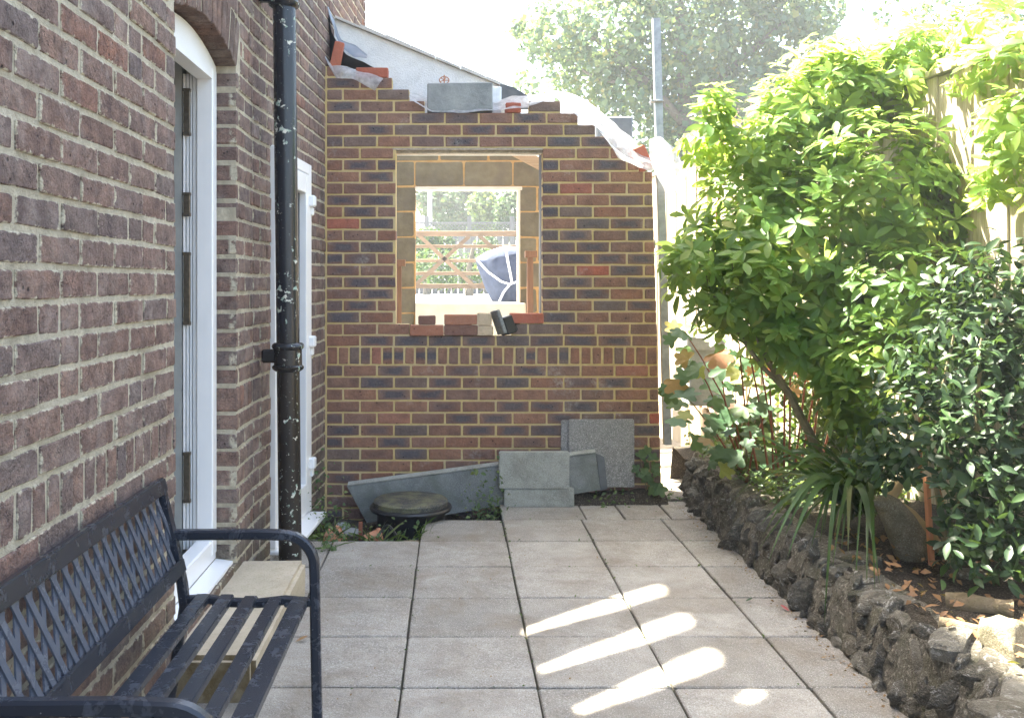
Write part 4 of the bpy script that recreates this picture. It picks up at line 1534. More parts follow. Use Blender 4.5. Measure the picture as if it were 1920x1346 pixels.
for xa, xb in ((-0.792, -0.748), (-0.718, -0.676), (-0.644, -0.602), (-0.567, -0.527), (-0.497, -0.445)):
    q = MB()
    zc = seat_z((xa + xb) / 2)
    q.bevel_box((xa, YN + 0.012, zc - 0.012), (xb, YF - 0.004, zc + 0.011), 0.003, 2)
    q.build('slat', M_bench, bench)

# back panel plane: along Y, raked between its foot and its head
BT, BBt = Vector((-0.909, 0, 0.797)), Vector((-0.840, 0, 0.503))
up = (BT - BBt).normalized()
nrm = Vector((up.z, 0, -up.x))
HB = (BT - BBt).length


def bk(y, t, off=0.0):
    p = BBt + up * t + nrm * off
    return Vector((p.x, y, p.z))


def bar(y0, t0, y1, t1, w, th, off):
    """Flat bar in the plane of the back panel."""
    d = Vector((y1 - y0, t1 - t0))
    d.normalize()
    s = Vector((-d.y, d.x)) * w / 2
    c = [(y0 + s.x, t0 + s.y), (y0 - s.x, t0 - s.y), (y1 - s.x, t1 - s.y), (y1 + s.x, t1 + s.y)]
    return c


def flat(poly, th, off, q):
    q.prism([bk(y, t, off - th / 2) for y, t in poly], nrm * th)


for t0, t1, nm in ((HB - 0.048, HB, 'top_rail'), (0.0, 0.046, 'bottom_rail')):
    q = MB()
    M = Matrix((( nrm.x, 0, up.x, BBt.x), (0, 1, 0, 0), (nrm.z, 0, up.z, BBt.z), (0, 0, 0, 1)))
    q.bevel_box((-0.013, YN - 0.012, t0), (0.015, YF + 0.012, t1), 0.005, 2, M)
    q.build(nm, M_bench, bench)
for ya, yb in ((YN + 0.0, YN + 0.034), (YF - 0.034, YF - 0.0)):
    q = MB()
    q.bevel_box((-0.011, ya, 0.0465), (0.014, yb, HB - 0.0485), 0.004, 2, M)
    q.build('end_stile', M_bench, bench)
ylo, yhi, tlo, thi = YN + 0.032, YF - 0.032, 0.044, HB - 0.046
HT = thi - tlo
for sgn, off in ((1, -0.0015), (-1, 0.0035)):
    run = HT * 0.5
    y = ylo - run
    while y < yhi + run:
        if sgn > 0:
            c = bar(y, tlo - 0.02, y + run, thi + 0.02, 0.0195, 0.004, off)
        else:
            c = bar(y + run, tlo - 0.02, y, thi + 0.02, 0.0195, 0.004, off)
        pg = c
        for nn, dd in (((-1, 0), -ylo), ((1, 0), yhi), ((0, -1), -tlo), ((0, 1), thi)):
            if pg:
                pg = clip_half(pg, nn, dd)
        if len(pg) >= 3:
            q = MB()
            flat(pg, 0.0045, off, q)
            q.build('lattice_strip', M_lattice, bench)
        y += 0.062

# ------------------------------------------------------------------ leaves
def leaf_tpl(L, Wd, fold=0.25, curl=0.25, shape=(0.55, 1.0, 0.7)):
    """A folded, drooping leaf along +x: points of triangles."""
    xs_ = [0.0, 0.22, 0.55, 0.82, 1.0]
    wd = [0.0, shape[0], shape[1], shape[2], 0.0]
    v = []
    idx = []
    for x, w in zip(xs_, wd):
        z = -curl * L * x * x
        if w == 0:
            idx.append((len(v),))
            v.append((x * L, 0, z))
        else:
            idx.append((len(v), len(v) + 1, len(v) + 2))
            v += [(x * L, -w * Wd / 2, z + fold * w * Wd / 2), (x * L, 0, z), (x * L, w * Wd / 2, z + fold * w * Wd / 2)]
    t = []
    for i in range(len(idx) - 1):
        a, b = idx[i], idx[i + 1]
        if len(a) == 1:
            t += [(a[0], b[0], b[1]), (a[0], b[1], b[2])]
        elif len(b) == 1:
            t += [(a[0], b[0], a[1]), (a[1], b[0], a[2])]
        else:
            t += [(a[0], b[0], b[1]), (a[0], b[1], a[1]), (a[1], b[1], b[2]), (a[1], b[2], a[2])]
    return np.array(v), np.array(t)


def simple_leaf(L, Wd, curl=0.2):
    v = np.array([(0, 0, 0), (0.5 * L, -Wd / 2, 0.12 * Wd), (0.5 * L, Wd / 2, 0.12 * Wd), (L, 0, -curl * L)])
    return v, np.array([(0, 1, 2), (1, 3, 2)])


def lobed_tpl(Rd, nl=5):
    """A maple-like leaf in the xy plane, stalk at the origin."""
    v = [(0.0, 0, 0)]
    n = nl * 4 + 1
    for i in range(n):
        a = -2.45 + 4.9 * i / (n - 1)
        ph = (i % 4)
        r = (0.62, 0.9, 1.0, 0.88)[ph] if True else 1
        r *= 0.72 + 0.28 * math.cos(a * 0.5)
        v.append((Rd * (r * math.cos(a) + 0.3), Rd * r * math.sin(a), -0.12 * Rd * r * r + 0.05 * Rd * math.cos(a * 5)))
    t = [(0, i, i + 1) for i in range(1, n)]
    return np.array(v), np.array(t)


def rosette_tpl(n, L, Wd, elev, seed, fold=0.25, curl=0.25):
    """Leaves round a shoot tip whose axis is +z; each leaf stays a loose piece."""
    rr = np.random.default_rng(seed)
    V, T = [], []
    k = 0
    for i in range(n):
        s = rr.uniform(0.7, 1.1)
        v, t = leaf_tpl(L * s, Wd * s, fold, curl * rr.uniform(0.4, 1.4))
        v = v + np.array([0.006, 0, 0])
        e = elev + rr.uniform(-0.35, 0.3)
        a = 2 * math.pi * i / n + rr.uniform(-0.3, 0.3)
        Ry = np.array([[math.cos(e), 0, -math.sin(e)], [0, 1, 0], [math.sin(e), 0, math.cos(e)]])
        Rz = np.array([[math.cos(a), -math.sin(a), 0], [math.sin(a), math.cos(a), 0], [0, 0, 1]])
        V.append(v @ Ry.T @ Rz.T + np.array([0, 0, rr.uniform(-0.012, 0.012)]))
        T.append(t + k)
        k += len(v)
    return np.concatenate(V), np.concatenate(T)


def frames(N, rng):
    """Rotation matrices that turn +z to each row of N with a random spin."""
    N = N / np.linalg.norm(N, axis=1, keepdims=True)
    a = rng.normal(size=N.shape)
    X = a - N * np.sum(a * N, axis=1, keepdims=True)
    X /= np.linalg.norm(X, axis=1, keepdims=True)
    Y = np.cross(N, X)
    return np.stack([X, Y, N], axis=2)


def scatter(tpls, C, N, S, rng):
    Rm = frames(N, rng)
    VV, TT = [], []
    k = 0
    pick = rng.integers(0, len(tpls), len(C))
    for ti, (v, t) in enumerate(tpls):
        ids = np.where(pick == ti)[0]
        if not len(ids):
            continue
        w = np.einsum('nij,vj->nvi', Rm[ids], v) * S[ids][:, None, None] + C[ids][:, None, :]
        VV.append(w.reshape(-1, 3))
        TT.append((t[None, :, :] + (np.arange(len(ids)) * len(v))[:, None, None] + k).reshape(-1, 3))
        k += len(ids) * len(v)
    return np.concatenate(VV), np.concatenate(TT)


def leaves_obj(name, tpls, C, N, S, mat, parent, rng, smooth=True, kind='stuff'):
    C, N, S = np.asarray(C, float), np.asarray(N, float), np.asarray(S, float)
    V, T = scatter(tpls, C, N, S, rng)
    o0 = np.array(W[parent]) if parent is not None else np.array([C[:, 0].mean(), C[:, 1].mean(), C[:, 2].min()])
    o = link(name, tri_mesh(name, V - o0, T, mat, smooth), parent, o0)
    if kind:
        o['kind'] = kind
    return o


def blob_points(blobs, n, rng, shell=0.6, D=None):
    """Points in a union of ellipsoids: (centre, radii); denser near the outside. Returns points and outward normals."""
    vol = np.array([b[1][0] * b[1][1] * b[1][2] for b in blobs]) ** (2 / 3)
    pk = rng.choice(len(blobs), n, p=vol / vol.sum())
    d = rng.normal(size=(n, 3))
    d /= np.linalg.norm(d, axis=1, keepdims=True)
    r = (shell ** 3 + (1 - shell ** 3) * rng.random(n)) ** (1 / 3)
    c = np.array([b[0] for b in blobs])[pk]
    rr = np.array([b[1] for b in blobs])[pk]
    return c + d * rr * r[:, None], d / rr


def pblob(x, y, rpx, D, ry=None, fy=1.0):
    c = P(x, y, D)
    r = rpx / FPX * D
    return (tuple(c), (r, ry if ry else r, r * fy))


# ------------------------------------------------------------------ fence on the right
fence = thing('board_fence', 'sunlit pale wooden board fence behind the shrubs on the right', 'fence', (2.3, 5.5, 0))
F0, F1 = Vector((2.66, 2.2, 0)), Vector((1.80, 10.3, 0))
fd = (F1 - F0).normalized()
fn = Vector((-fd.y, fd.x, 0))
fl = (F1 - F0).length
phi_f = math.atan2(fd.y, fd.x)
bw = 0.138
board = MB()
board.bevel_box((-bw / 2 + 0.002, -0.008, 0.0), (bw / 2 + 0.006, 0.008, 2.14), 0.003)
bme = mesh('board', board.v, board.f, M_fence)
s = 0.0
i = 0
while s < fl:
    p = F0 + fd * s + fn * (0.0 if i % 2 else 0.011)
    link('board', bme, fence, (p.x, p.y, 0.28 + R.uniform(-0.004, 0.004)), (0, R.uniform(-0.004, 0.004), phi_f + R.uniform(-0.02, 0.02)))
    s += bw - 0.012
    i += 1
s = 0.4
while s < fl:
    q = MB()
    p = F0 + fd * s - fn * 0.06
    M = Matrix.Translation(p) @ Matrix.Rotation(phi_f, 4, 'Z')
    q.bevel_box((-0.05, -0.05, -0.1), (0.05, 0.05, 2.48), 0.006, 1, M)
    q.build('fence_post', M_fence, fence)
    s += 1.83
q = MB()
M = Matrix.Translation(F0) @ Matrix.Rotation(phi_f, 4, 'Z')
q.bevel_box((0, -0.03, -0.1), (fl, 0.02, 0.275), 0.005, 1, M)
q.build('gravel_board', M_fence, fence)
q = MB()
q.bevel_box((0, -0.02, 2.4215), (fl, 0.034, 2.455), 0.005, 1, M)
q.build('capping_rail', M_fence, fence)

# planter of boards at the far end of the bed
bn = thing('board_planter', 'brown timber board planter at the far end of the flower bed beside the path', 'planter', (2.0, 6.9, 0))
pts = [Vector((1.60, 6.62, 0)), Vector((1.87, 7.75, 0))]
A, B = Vector((1.90, 7.75, 0)), Vector((1.66, 6.45, 0))
B = Vector((1.80, 6.50, 0))
n = 9
for i in range(n):
    a, b = A.lerp(B, i / n), A.lerp(B, (i + 0.95) / n)
    q = MB()
    d = (b - a)
    nn = Vector((-d.y, d.x, 0)).normalized() * 0.022
    h = 0.50 + R.uniform(-0.012, 0.012)
    q.prism([a, b, b - nn, a - nn], (0, 0, h))
    q.build('plank', M_bin, bn)
C_ = Vector((2.45, 6.44, 0))
for i in range(5):
    a, b = B.lerp(C_, i / 5), B.lerp(C_, (i + 0.95) / 5)
    q = MB()
    d = (b - a)
    nn = Vector((-d.y, d.x, 0)).normalized() * 0.022
    q.prism([a, b, b + nn, a + nn], (0, 0, 0.50 + R.uniform(-0.012, 0.012)))
    q.build('plank', M_bin, bn)
q = MB()
q.bevel_box((1.84, 6.46, 0.512), (2.3, 7.2, 0.545), 0.004)
q.build('planter_rim', M_bin, bn)
q = MB()
cx = P(1316, 640, 6.7)
q.bevel_box((cx.x - 0.11, 6.6, 0.546), (cx.x + 0.12, 6.85, 0.97), 0.01)
q.bevel_box((cx.x - 0.125, 6.585, 0.93), (cx.x + 0.135, 6.865, 1.03), 0.008)
tag(q.build('grey_trough', M_aac, None), 'square grey stone trough standing on the timber planter', 'trough')

# ------------------------------------------------------------------ bed and rockery wall
vv, ff = [], []
nx, ny = 16, 48
for i in range(nx + 1):
    for j in range(ny + 1):
        u, y = i / nx, 1.2 + 5.6 * j / ny
        x = 1.56 + 1.2 * u
        z = 0.235 + 0.10 * u + 0.03 * mnoise.noise(Vector((x * 4, y * 4, 0))) + 0.015 * mnoise.noise(Vector((x * 15, y * 15, 5)))
        if j in (0, ny) or i == nx:
            z = -0.1
        vv.append((x, y, z))
for i in range(nx):
    for j in range(ny):
        a = i * (ny + 1) + j
        ff.append((a, a + ny + 1, a + ny + 2, a + 1))
o = MB().add(vv, ff).build('flower_bed', M_soil, None, True)
o['kind'] = 'structure'

rock = thing('rockery_wall', 'low dark flint rockery wall along the right edge of the paving', 'wall', (1.55, 4.2, 0))
vv, ff = [], []
ny, nz = 90, 10
for j in range(ny + 1):
    y = 1.5 + 4.85 * j / ny
    far = max(0, y - 5.7)
    for k in range(nz + 1):
        t = k / nz
        z = -0.05 + 0.31 * t
        x = 1.472 + 0.078 * t ** 1.3 + 0.25 * far * far
        if k == nz:
            x += 0.14
        p = Vector((x, y, z))
        x += 0.022 * mnoise.noise(p * 9) + 0.016 * mnoise.noise(p * 26)
        vv.append((x, y, z + 0.01 * mnoise.noise(p * 13)))
for j in range(ny):
    for k in range(nz):
        a = j * (nz + 1) + k
        ff.append((a, a + nz + 1, a + nz + 2, a + 1))
MB().add(vv, ff).build('earth_core', M_earth, rock, True)
stone_me = []
for i in range(14):
    bm = bmesh.new()
    bmesh.ops.create_icosphere(bm, subdivisions=3, radius=1)
    off = Vector((i * 7.3, i * 3.1, i))
    v = []
    for p in bm.verts:
        c = p.co.copy()
        d = 1 + 0.34 * mnoise.noise(c * 1.25 + off) + 0.16 * mnoise.noise(c * 3.1 + off) + 0.08 * mnoise.noise(c * 7 + off)
        c = c * d
        for pl_ in range(3):
            nv = Vector((mnoise.noise(off + Vector((pl_, 0, 0))), mnoise.noise(off + Vector((0, pl_ + 5, 0))), mnoise.noise(off + Vector((0, 0, pl_ + 9))))).normalized()
            e = c.dot(nv) - 0.62
            if e > 0:
                c -= nv * e
        v.append(c)
    f = [tuple(k.index for k in fc.verts) for fc in bm.faces]
    bm.free()
    stone_me.append(mesh('stone', v, f, M_flint))
ns_ = 0
y = 1.9
rr = random.Random(4)
for row in range(4):
    y = 1.75 + rr.uniform(0, 0.05)
    while y < 6.35:
        s = rr.choice((0.03, 0.042, 0.05, 0.06, 0.075)) * rr.uniform(0.85, 1.15)
        t = (row + 0.45) / 4 + rr.uniform(-0.06, 0.06)
        far = max(0, y - 5.7)
        x = 1.482 + 0.085 * t + 0.25 * far * far + rr.uniform(-0.008, 0.016)
        if ns_ < 290 and not (row and rr.random() < 0.06):
            link('stone', rr.choice(stone_me), rock, (x, y, 0.262 * t), (rr.uniform(-0.5, 0.5), rr.uniform(-0.5, 0.5), rr.uniform(0, 6.3)), (s * rr.uniform(0.34, 0.48), s * rr.uniform(0.9, 1.3), s * rr.uniform(0.6, 0.95)))
            ns_ += 1
        y += s * rr.uniform(1.5, 2.0)
for (x, yp, D, a, b, c, rz) in ((1640, 1122, 3.48, 0.13, 0.075, 0.022, 0.4), (1690, 1170, 3.30, 0.11, 0.07, 0.024, 0.9), (1755, 1195, 3.02, 0.13, 0.055, 0.026, -0.7), (1830, 1248, 2.85, 0.15, 0.05, 0.024, -0.75), (1900, 1312, 2.58, 0.16, 0.09, 0.045, -0.6), (1590, 1045, 3.95, 0.12, 0.08, 0.022, 0.2), (1540, 1015, 4.25, 0.13, 0.09, 0.022, 0.6), (1600, 1085, 3.7, 0.09, 0.06, 0.03, 0.2), (1890, 1250, 2.9, 0.10, 0.07, 0.05, 0.3), (1860, 1335, 2.5, 0.10, 0.09, 0.05, 0.3)):
    c0 = P(x, yp, D) + Vector((0.045, 0, 0.016))
    a, b = a * 0.8, b * 0.85
    v, f = brick_geo(a * 2, b * 2, c * 2, 0.012, rr, 0.03, 0.010)
    f.append(tuple(range(21, 31)))
    link('coping_stone', mesh('coping_stone', [(p[0], p[1], p[2]) for p in v], f, M_flint), rock, c0, (rad(-90) + rr.uniform(-0.1, 0.1), rr.uniform(-0.12, 0.12), rz + 1.57))
# darker stones closing the far end
for i in range(10):
    c0 = P(1320 + rr.uniform(-22, 40), 885 + rr.uniform(-5, 60), 6.15 + rr.uniform(0, 0.1))
    s = rr.uniform(0.05, 0.085)
    link('stone', rr.choice(stone_me), rock, (c0.x, c0.y, max(c0.z, 0.03)), (rr.uniform(-1, 1), rr.uniform(-1, 1), rr.uniform(0, 6)), (s, s, s * 0.8))

# ------------------------------------------------------------------ the big sunlit shrub
bush = thing('mexican_orange_shrub', 'tall bright green shrub with whorled leaves, its top glaring in the sun', 'shrub', (2.05, 4.9, 0.28))
BD = [pblob(1330, 270, 58, 5.0), pblob(1335, 200, 26, 4.9), pblob(1400, 420, 115, 4.9, 0.3), pblob(1300, 490, 58, 4.75, 0.2), pblob(1500, 280, 105, 5.0, 0.35), pblob(1590, 190, 100, 5.0, 0.35), pblob(1690, 150, 85, 5.0, 0.35), pblob(1780, 165, 80, 4.9, 0.3), pblob(1500, 450, 140, 4.8, 0.35), pblob(1650, 360, 150, 4.7, 0.4), pblob(1760, 300, 70, 4.7, 0.25), pblob(1545, 580, 110, 4.7, 0.3), pblob(1400, 540, 80, 4.7, 0.28), pblob(1690, 560, 130, 4.5, 0.35), pblob(1640, 680, 90, 4.4, 0.3), pblob(1840, 190, 50, 4.9, 0.2), pblob(1830, 420, 45, 4.5, 0.2), pblob(1560, 130, 60, 5.1, 0.3), pblob(1700, 110, 70, 5.1, 0.3), pblob(1290, 520, 40, 4.7, 0.15), pblob(1570, 680, 70, 4.6, 0.25), pblob(1625, 800, 50, 4.45, 0.2), pblob(1490, 640, 45, 4.7, 0.2), pblob(1350, 590, 40, 4.7, 0.15), pblob(1850, 120, 55, 5.0, 0.25), pblob(1790, 80, 50, 5.1, 0.25), pblob(1480, 205, 75, 5.0, 0.3), pblob(1430, 290, 70, 4.95, 0.3), pblob(1880, 200, 50, 4.85, 0.2), pblob(1860, 290, 60, 4.6, 0.2), pblob(1900, 160, 60, 4.5, 0.2), pblob(1890, 400, 50, 4.4, 0.2), pblob(1830, 350, 60, 4.5, 0.2), pblob(1870, 125, 60, 4.25, 0.25), pblob(1905, 235, 60, 4.0, 0.25), pblob(1845, 70, 55, 4.5, 0.25), pblob(1895, 330, 45, 3.95, 0.2), pblob(1540, 150, 50, 5.1, 0.25), pblob(1600, 760, 50, 4.4, 0.2), pblob(1460, 620, 50, 4.65, 0.2)]
tp = [rosette_tpl(n_, 0.092, 0.034, 0.25, sd, 0.22, 0.28) for n_, sd in ((6, 1), (7, 2), (8, 3), (6, 4), (7, 5))]
npt = 2700
C, N = blob_points(BD, npt, NR, 0.5)
C = C + NR.normal(size=C.shape) * 0.03
keep = (C[:, 2] > 0.5) & (C[:, 1] < 5.75)
C, N = C[keep], N[keep]
N = N / np.linalg.norm(N, axis=1, keepdims=True) + np.array([0, -0.15, 0.75]) + NR.normal(size=N.shape) * 0.25
S = NR.uniform(0.6, 1.3, len(C))
front = np.argsort(C[:, 1])[:300]
mask = np.zeros(len(C), bool)
mask[front] = True
leaves_obj('foliage', tp, C[~mask], N[~mask], S[~mask], L_mex, bush, NR)
tpm = [tri_mesh('leaf_whorl', v, t, L_mex, True) for v, t in tp]
Rm = frames(N[mask], NR)
for i, k in enumerate(np.where(mask)[0]):
    M = Matrix(Rm[i].tolist())
    link('leaf_whorl', tpm[i % 5], bush, C[k], M.to_euler(), (S[k],) * 3)


def stem(pxs, D, r0, r1, name, mat, parent, wob=0.01):
    pts = [P(x, y, d if d else D) for x, y, d in [(a[0], a[1], a[2] if len(a) > 2 else None) for a in pxs]]
    fine = []
    for i in range(len(pts) - 1):
        for k in range(5):
            p = pts[i].lerp(pts[i + 1], k / 5)
            fine.append(p + Vector((mnoise.noise(p * 6), mnoise.noise(p * 6 + Vector((5, 5, 5))), 0)) * wob)
    fine.append(pts[-1])
    rs = [r0 + (r1 - r0) * i / (len(fine) - 1) for i in range(len(fine))]
    return MB().tube(fine, rs, 7).build(name, mat, parent, True)


for L in ([(1560, 900), (1520, 815), (1478, 735), (1440, 680), (1412, 615), (1385, 540), (1370, 470)],
          [(1610, 900, 4.6), (1590, 800, 4.6), (1565, 720, 4.6), (1555, 620, 4.7), (1530, 480, 4.8)],
          [(1625, 900, 4.6), (1650, 760, 4.55), (1700, 620, 4.5), (1740, 520, 4.5), (1765, 420, 4.55), (1760, 300, 4.6), (1765, 230, 4.7)],
          [(1478, 735), (1430, 690), (1340, 560), (1310, 480)], [(1700, 620, 4.5), (1680, 450, 4.6), (1640, 300, 4.8), (1600, 200, 4.9)]):
    stem(L, 4.7, 0.026 if len(L) > 4 else 0.014, 0.007, 'stem', M_bark, bush)

# the rhododendron-like shoot with a red bud, top left
up_ = thing('tall_shoot', 'long yellow-green shoot with a red bud above the shrub, beside the guide post', 'plant', tuple(P(1330, 420, 5.25)))
stem([(1345, 420, 5.25), (1352, 300, 5.25), (1350, 185, 5.25)], 5.25, 0.009, 0.005, 'stem', M_redstem, up_)
tb = [tri_mesh('leaf', *leaf_tpl(0.15, 0.05, 0.25, 0.3), L_mex, True)]
for (x, y, n_) in ((1350, 190, 7), (1345, 225, 8), (1352, 265, 8)):
    for i in range(n_):
        c = P(x, y, 5.25)
        a = 2 * math.pi * i / n_ + R.uniform(-0.3, 0.3)
        link('leaf', tb[0], up_, c, (0, R.uniform(-0.5, 0.1), a), (R.uniform(0.75, 1.1),) * 3)
q = MB()
c = P(1333, 218, 5.2)
q.lathe([(0.004, -0.03), (0.014, -0.012), (0.016, 0.005), (0.01, 0.028), (0.001, 0.045)], c, 8)
q.build('flower_bud', M_red_brick, up_, True)

# ------------------------------------------------------------------ the dark glossy shrub, right
dk = thing('dark_glossy_shrub', 'dense dark green shrub with small glossy leaves at the right edge', 'shrub', (2.0, 3.7, 0.28))
BD = [pblob(1810, 640, 150, 3.9, 0.3), pblob(1890, 560, 110, 3.9, 0.3), pblob(1740, 790, 110, 3.8, 0.25), pblob(1870, 780, 140, 3.7, 0.3), pblob(1690, 860, 55, 3.8, 0.2), pblob(1850, 930, 115, 3.6, 0.25), pblob(1790, 980, 70, 3.5, 0.2), pblob(1900, 1050, 60, 3.45, 0.2), pblob(1640, 865, 38, 3.85, 0.15), pblob(1920, 900, 100, 3.6, 0.25), pblob(1930, 720, 120, 3.7, 0.3), pblob(1770, 1040, 36, 3.35, 0.12), pblob(1860, 1105, 30, 3.3, 0.1)]
C, N = blob_points(BD, 5600, NR, 0.2)
C = C + NR.normal(size=C.shape) * 0.05
kk = np.array([mnoise.noise(Vector(c) * 5.0) for c in C])
C, N = C[kk > -0.2], N[kk > -0.2]
ux, uy = 848 + C[:, 0] * FPX / C[:, 1], 532 - (C[:, 2] - CAM_Z) * FPX / C[:, 1]
keep = (C[:, 2] > 0.34) & ~((ux > 1625) & (ux < 1762) & (uy > 905) & (uy < 1095) & (C[:, 1] < 4.1))
C, N = C[keep], N[keep]
N = N / np.linalg.norm(N, axis=1, keepdims=True) * 0.6 + np.array([-0.1, -0.2, 0.6]) + NR.normal(size=N.shape) * 0.6
S = NR.uniform(0.7, 1.25, len(C))
tp2 = [leaf_tpl(0.060, 0.025, 0.3, c_) for c_ in (0.15, 0.3, 0.5)]
d2 = C[:, 1] - 0.6 * np.abs(C[:, 0] - 1.9)
mask = np.zeros(len(C), bool)
mask[np.argsort(C[:, 1])[:290]] = True
leaves_obj('foliage', tp2, C[~mask], N[~mask], S[~mask], L_dark, dk, NR)
tpm = [tri_mesh('leaf', v, t, L_dark, True) for v, t in tp2]
Rm = frames(N[mask], NR)
for i, k in enumerate(np.where(mask)[0]):
    link('leaf', tpm[i % 3], dk, C[k], Matrix(Rm[i].tolist()).to_euler(), (S[k],) * 3)
for L in ([(1790, 1095), (1800, 950), (1830, 800), (1840, 640), (1870, 520)], [(1790, 1095), (1760, 950), (1740, 820), (1700, 860)], [(1810, 1090), (1870, 950), (1900, 800)], [(1800, 950), (1760, 780), (1790, 620)]):
    stem(L, 3.75, 0.014, 0.004, 'stem', M_bark, dk)

# ------------------------------------------------------------------ strap-leaved plant
st = thing('strap_leaf_plant', 'clump of long arching strap leaves spilling over the rockery wall', 'plant', (1.93, 4.45, 0.3))


def blade(base, tip, rise, w, mat=L_strap, twist=0.0):
    n_ = 9
    v, f = [], []
    h = (tip - base)
    h.z = 0
    side = Vector((-h.y, h.x, 0)).normalized() if h.length > 1e-4 else Vector((1, 0, 0))
    side = (side + Vector((0, 0, twist + math.copysign(0.55, twist)))).normalized()
    for i in range(n_ + 1):
        t = i / n_
        p = base.lerp(tip, t) + Vector((0, 0, rise * 4 * t * (1 - t) * (1.0 - 0.25 * t)))
        ww = w * (0.55 + 0.45 * min(1, t * 4)) * (1 - t ** 2.4)
        drop = Vector((0, 0, -0.25 * ww))
        v += [p - side * ww + drop * -1, p, p + side * ww + drop * -1]
    for i in range(n_):
        a = i * 3
        f += [(a, a + 3, a + 4, a + 1), (a + 1, a + 4, a + 5, a + 2)]
    return MB().add(v, f).build('blade', mat, st, True)


b0 = Vector((1.90, 4.42, 0.33))
for (x, y, D, rise, w) in ((1383, 930, 4.3, 0.16, 0.012), (1470, 1010, 4.05, 0.20, 0.011), (1440, 1055, 3.95, 0.26, 0.012), (1475, 1050, 3.9, 0.22, 0.012), (1545, 1175, 3.62, 0.30, 0.013), (1640, 1108, 3.55, 0.24, 0.012), (1650, 1100, 3.6, 0.22, 0.013), (1625, 1120, 3.6, 0.2, 0.008), (1600, 1180, 3.55, 0.22, 0.006), (1450, 860, 4.5, 0.10, 0.012), (1480, 800, 4.6, 0.05, 0.013), (1515, 775, 4.6, 0.03, 0.012), (1550, 790, 4.55, 0.05, 0.013), (1420, 900, 4.7, 0.2, 0.011), (1400, 985, 4.35, 0.24, 0.008), (1490, 880, 4.2, 0.12, 0.013), (1610, 780, 4.6, 0.02, 0.012), (1660, 850, 4.5, 0.08, 0.011), (1700, 900, 4.4, 0.14, 0.011), (1360, 960, 4.6, 0.26, 0.006), (1460, 1000, 4.4, 0.15, 0.01), (1560, 1070, 3.85, 0.25, 0.011), (1520, 1030, 4.0, 0.2, 0.012), (1680, 960, 4.1, 0.15, 0.01), (1575, 850, 4.5, 0.03, 0.014), (1505, 830, 4.5, 0.06, 0.013), (1590, 1040, 3.9, 0.2, 0.012)):
    bs = b0 + Vector((R.uniform(-0.07, 0.07), R.uniform(-0.08, 0.08), R.uniform(-0.02, 0.01)))
    blade(bs, P(x, y, D), rise + 0.05, w * 1.4, L_strap, R.uniform(-0.5, 0.5))
for i in range(40):
    a = R.uniform(0, 6.28)
    l = R.uniform(0.2, 0.5)
    bs = b0 + Vector((R.uniform(-0.07, 0.07), R.uniform(-0.08, 0.08), 0))
    blade(bs, bs + Vector((math.cos(a) * l, math.sin(a) * l * 0.8, R.uniform(-0.05, 0.38))), R.uniform(0.08, 0.2), R.uniform(0.008, 0.014), L_strap, R.uniform(-0.5, 0.5))

for i in range(34):
    a = R.uniform(2.0, 4.4)
    l = R.uniform(0.32, 0.62)
    bs = b0 + Vector((R.uniform(-0.09, 0.05), R.uniform(-0.1, 0.1), 0))
    up_tip = R.random() < 0.45
    blade(bs, bs + Vector((math.cos(a) * l, math.sin(a) * l * 0.8, R.uniform(0.1, 0.4) if up_tip else R.uniform(-0.2, 0.05))), R.uniform(0.04, 0.1) if up_tip else R.uniform(0.12, 0.24), R.uniform(0.010, 0.016), L_strap, R.uniform(-0.5, 0.5))

# ------------------------------------------------------------------ lobed-leaf plant by the path end
lb = thing('lobed_leaf_plant', 'straggling plant with large maple-shaped green, yellow and red leaves near the wall end', 'plant', (1.75, 5.6, 0.25))
lt = [tri_mesh('leaf', *lobed_tpl(r_), L_lobe, True) for r_ in (0.06, 0.075, 0.09)]
base = P(1400, 905, 5.5)
spots = [(1262, 722), (1290, 700), (1275, 745), (1300, 690), (1318, 700), (1340, 660), (1365, 690), (1380, 650), (1330, 735), (1352, 745), (1375, 720), (1395, 700), (1410, 680), (1300, 770), (1325, 790), (1350, 785), (1372, 775), (1400, 760), (1420, 740), (1440, 775), (1320, 815), (1345, 815), (1380, 810), (1412, 800), (1436, 830), (1392, 835), (1360, 845), (1265, 635), (1285, 625), (1300, 612), (1345, 640), (1425, 655), (1450, 690), (1470, 720), (1282, 690), (1405, 850), (1330, 870), (1450, 860)]
for (x, y) in spots + [(x_ + R.uniform(-22, 22), y_ + R.uniform(-22, 22)) for x_, y_ in spots]:
    c = P(x + R.uniform(-6, 6), y + R.uniform(-6, 6), 5.35 + R.uniform(-0.25, 0.3))
    nn = Vector((R.uniform(-0.6, 0.4), R.uniform(-1.0, -0.2), R.uniform(0.5, 1.0)))
    M = nn.to_track_quat('Z', 'X').to_matrix().to_4x4() @ Matrix.Rotation(R.uniform(0, 6.28), 4, 'Z')
    link('leaf', R.choice(lt), lb, c, M.to_euler(), (R.uniform(0.75, 1.2),) * 3)
for (x, y) in ((1275, 735), (1310, 690), (1345, 650), (1330, 800), (1380, 720), (1420, 670), (1285, 625), (1440, 770)):
    e = P(x, y, 5.4)
    mid = base.lerp(e, 0.5) + Vector((R.uniform(-0.05, 0.05), R.uniform(-0.1, 0.1), 0.06))
    MB().tube([base, base.lerp(mid, 0.5) + Vector((0, 0, 0.02)), mid, mid.lerp(e, 0.6) + Vector((0, 0, 0.015)), e], [0.007, 0.006, 0.005, 0.004, 0.003], 5).build('stalk', M_redstem if R.random() < 0.5 else M_bark, lb, True)

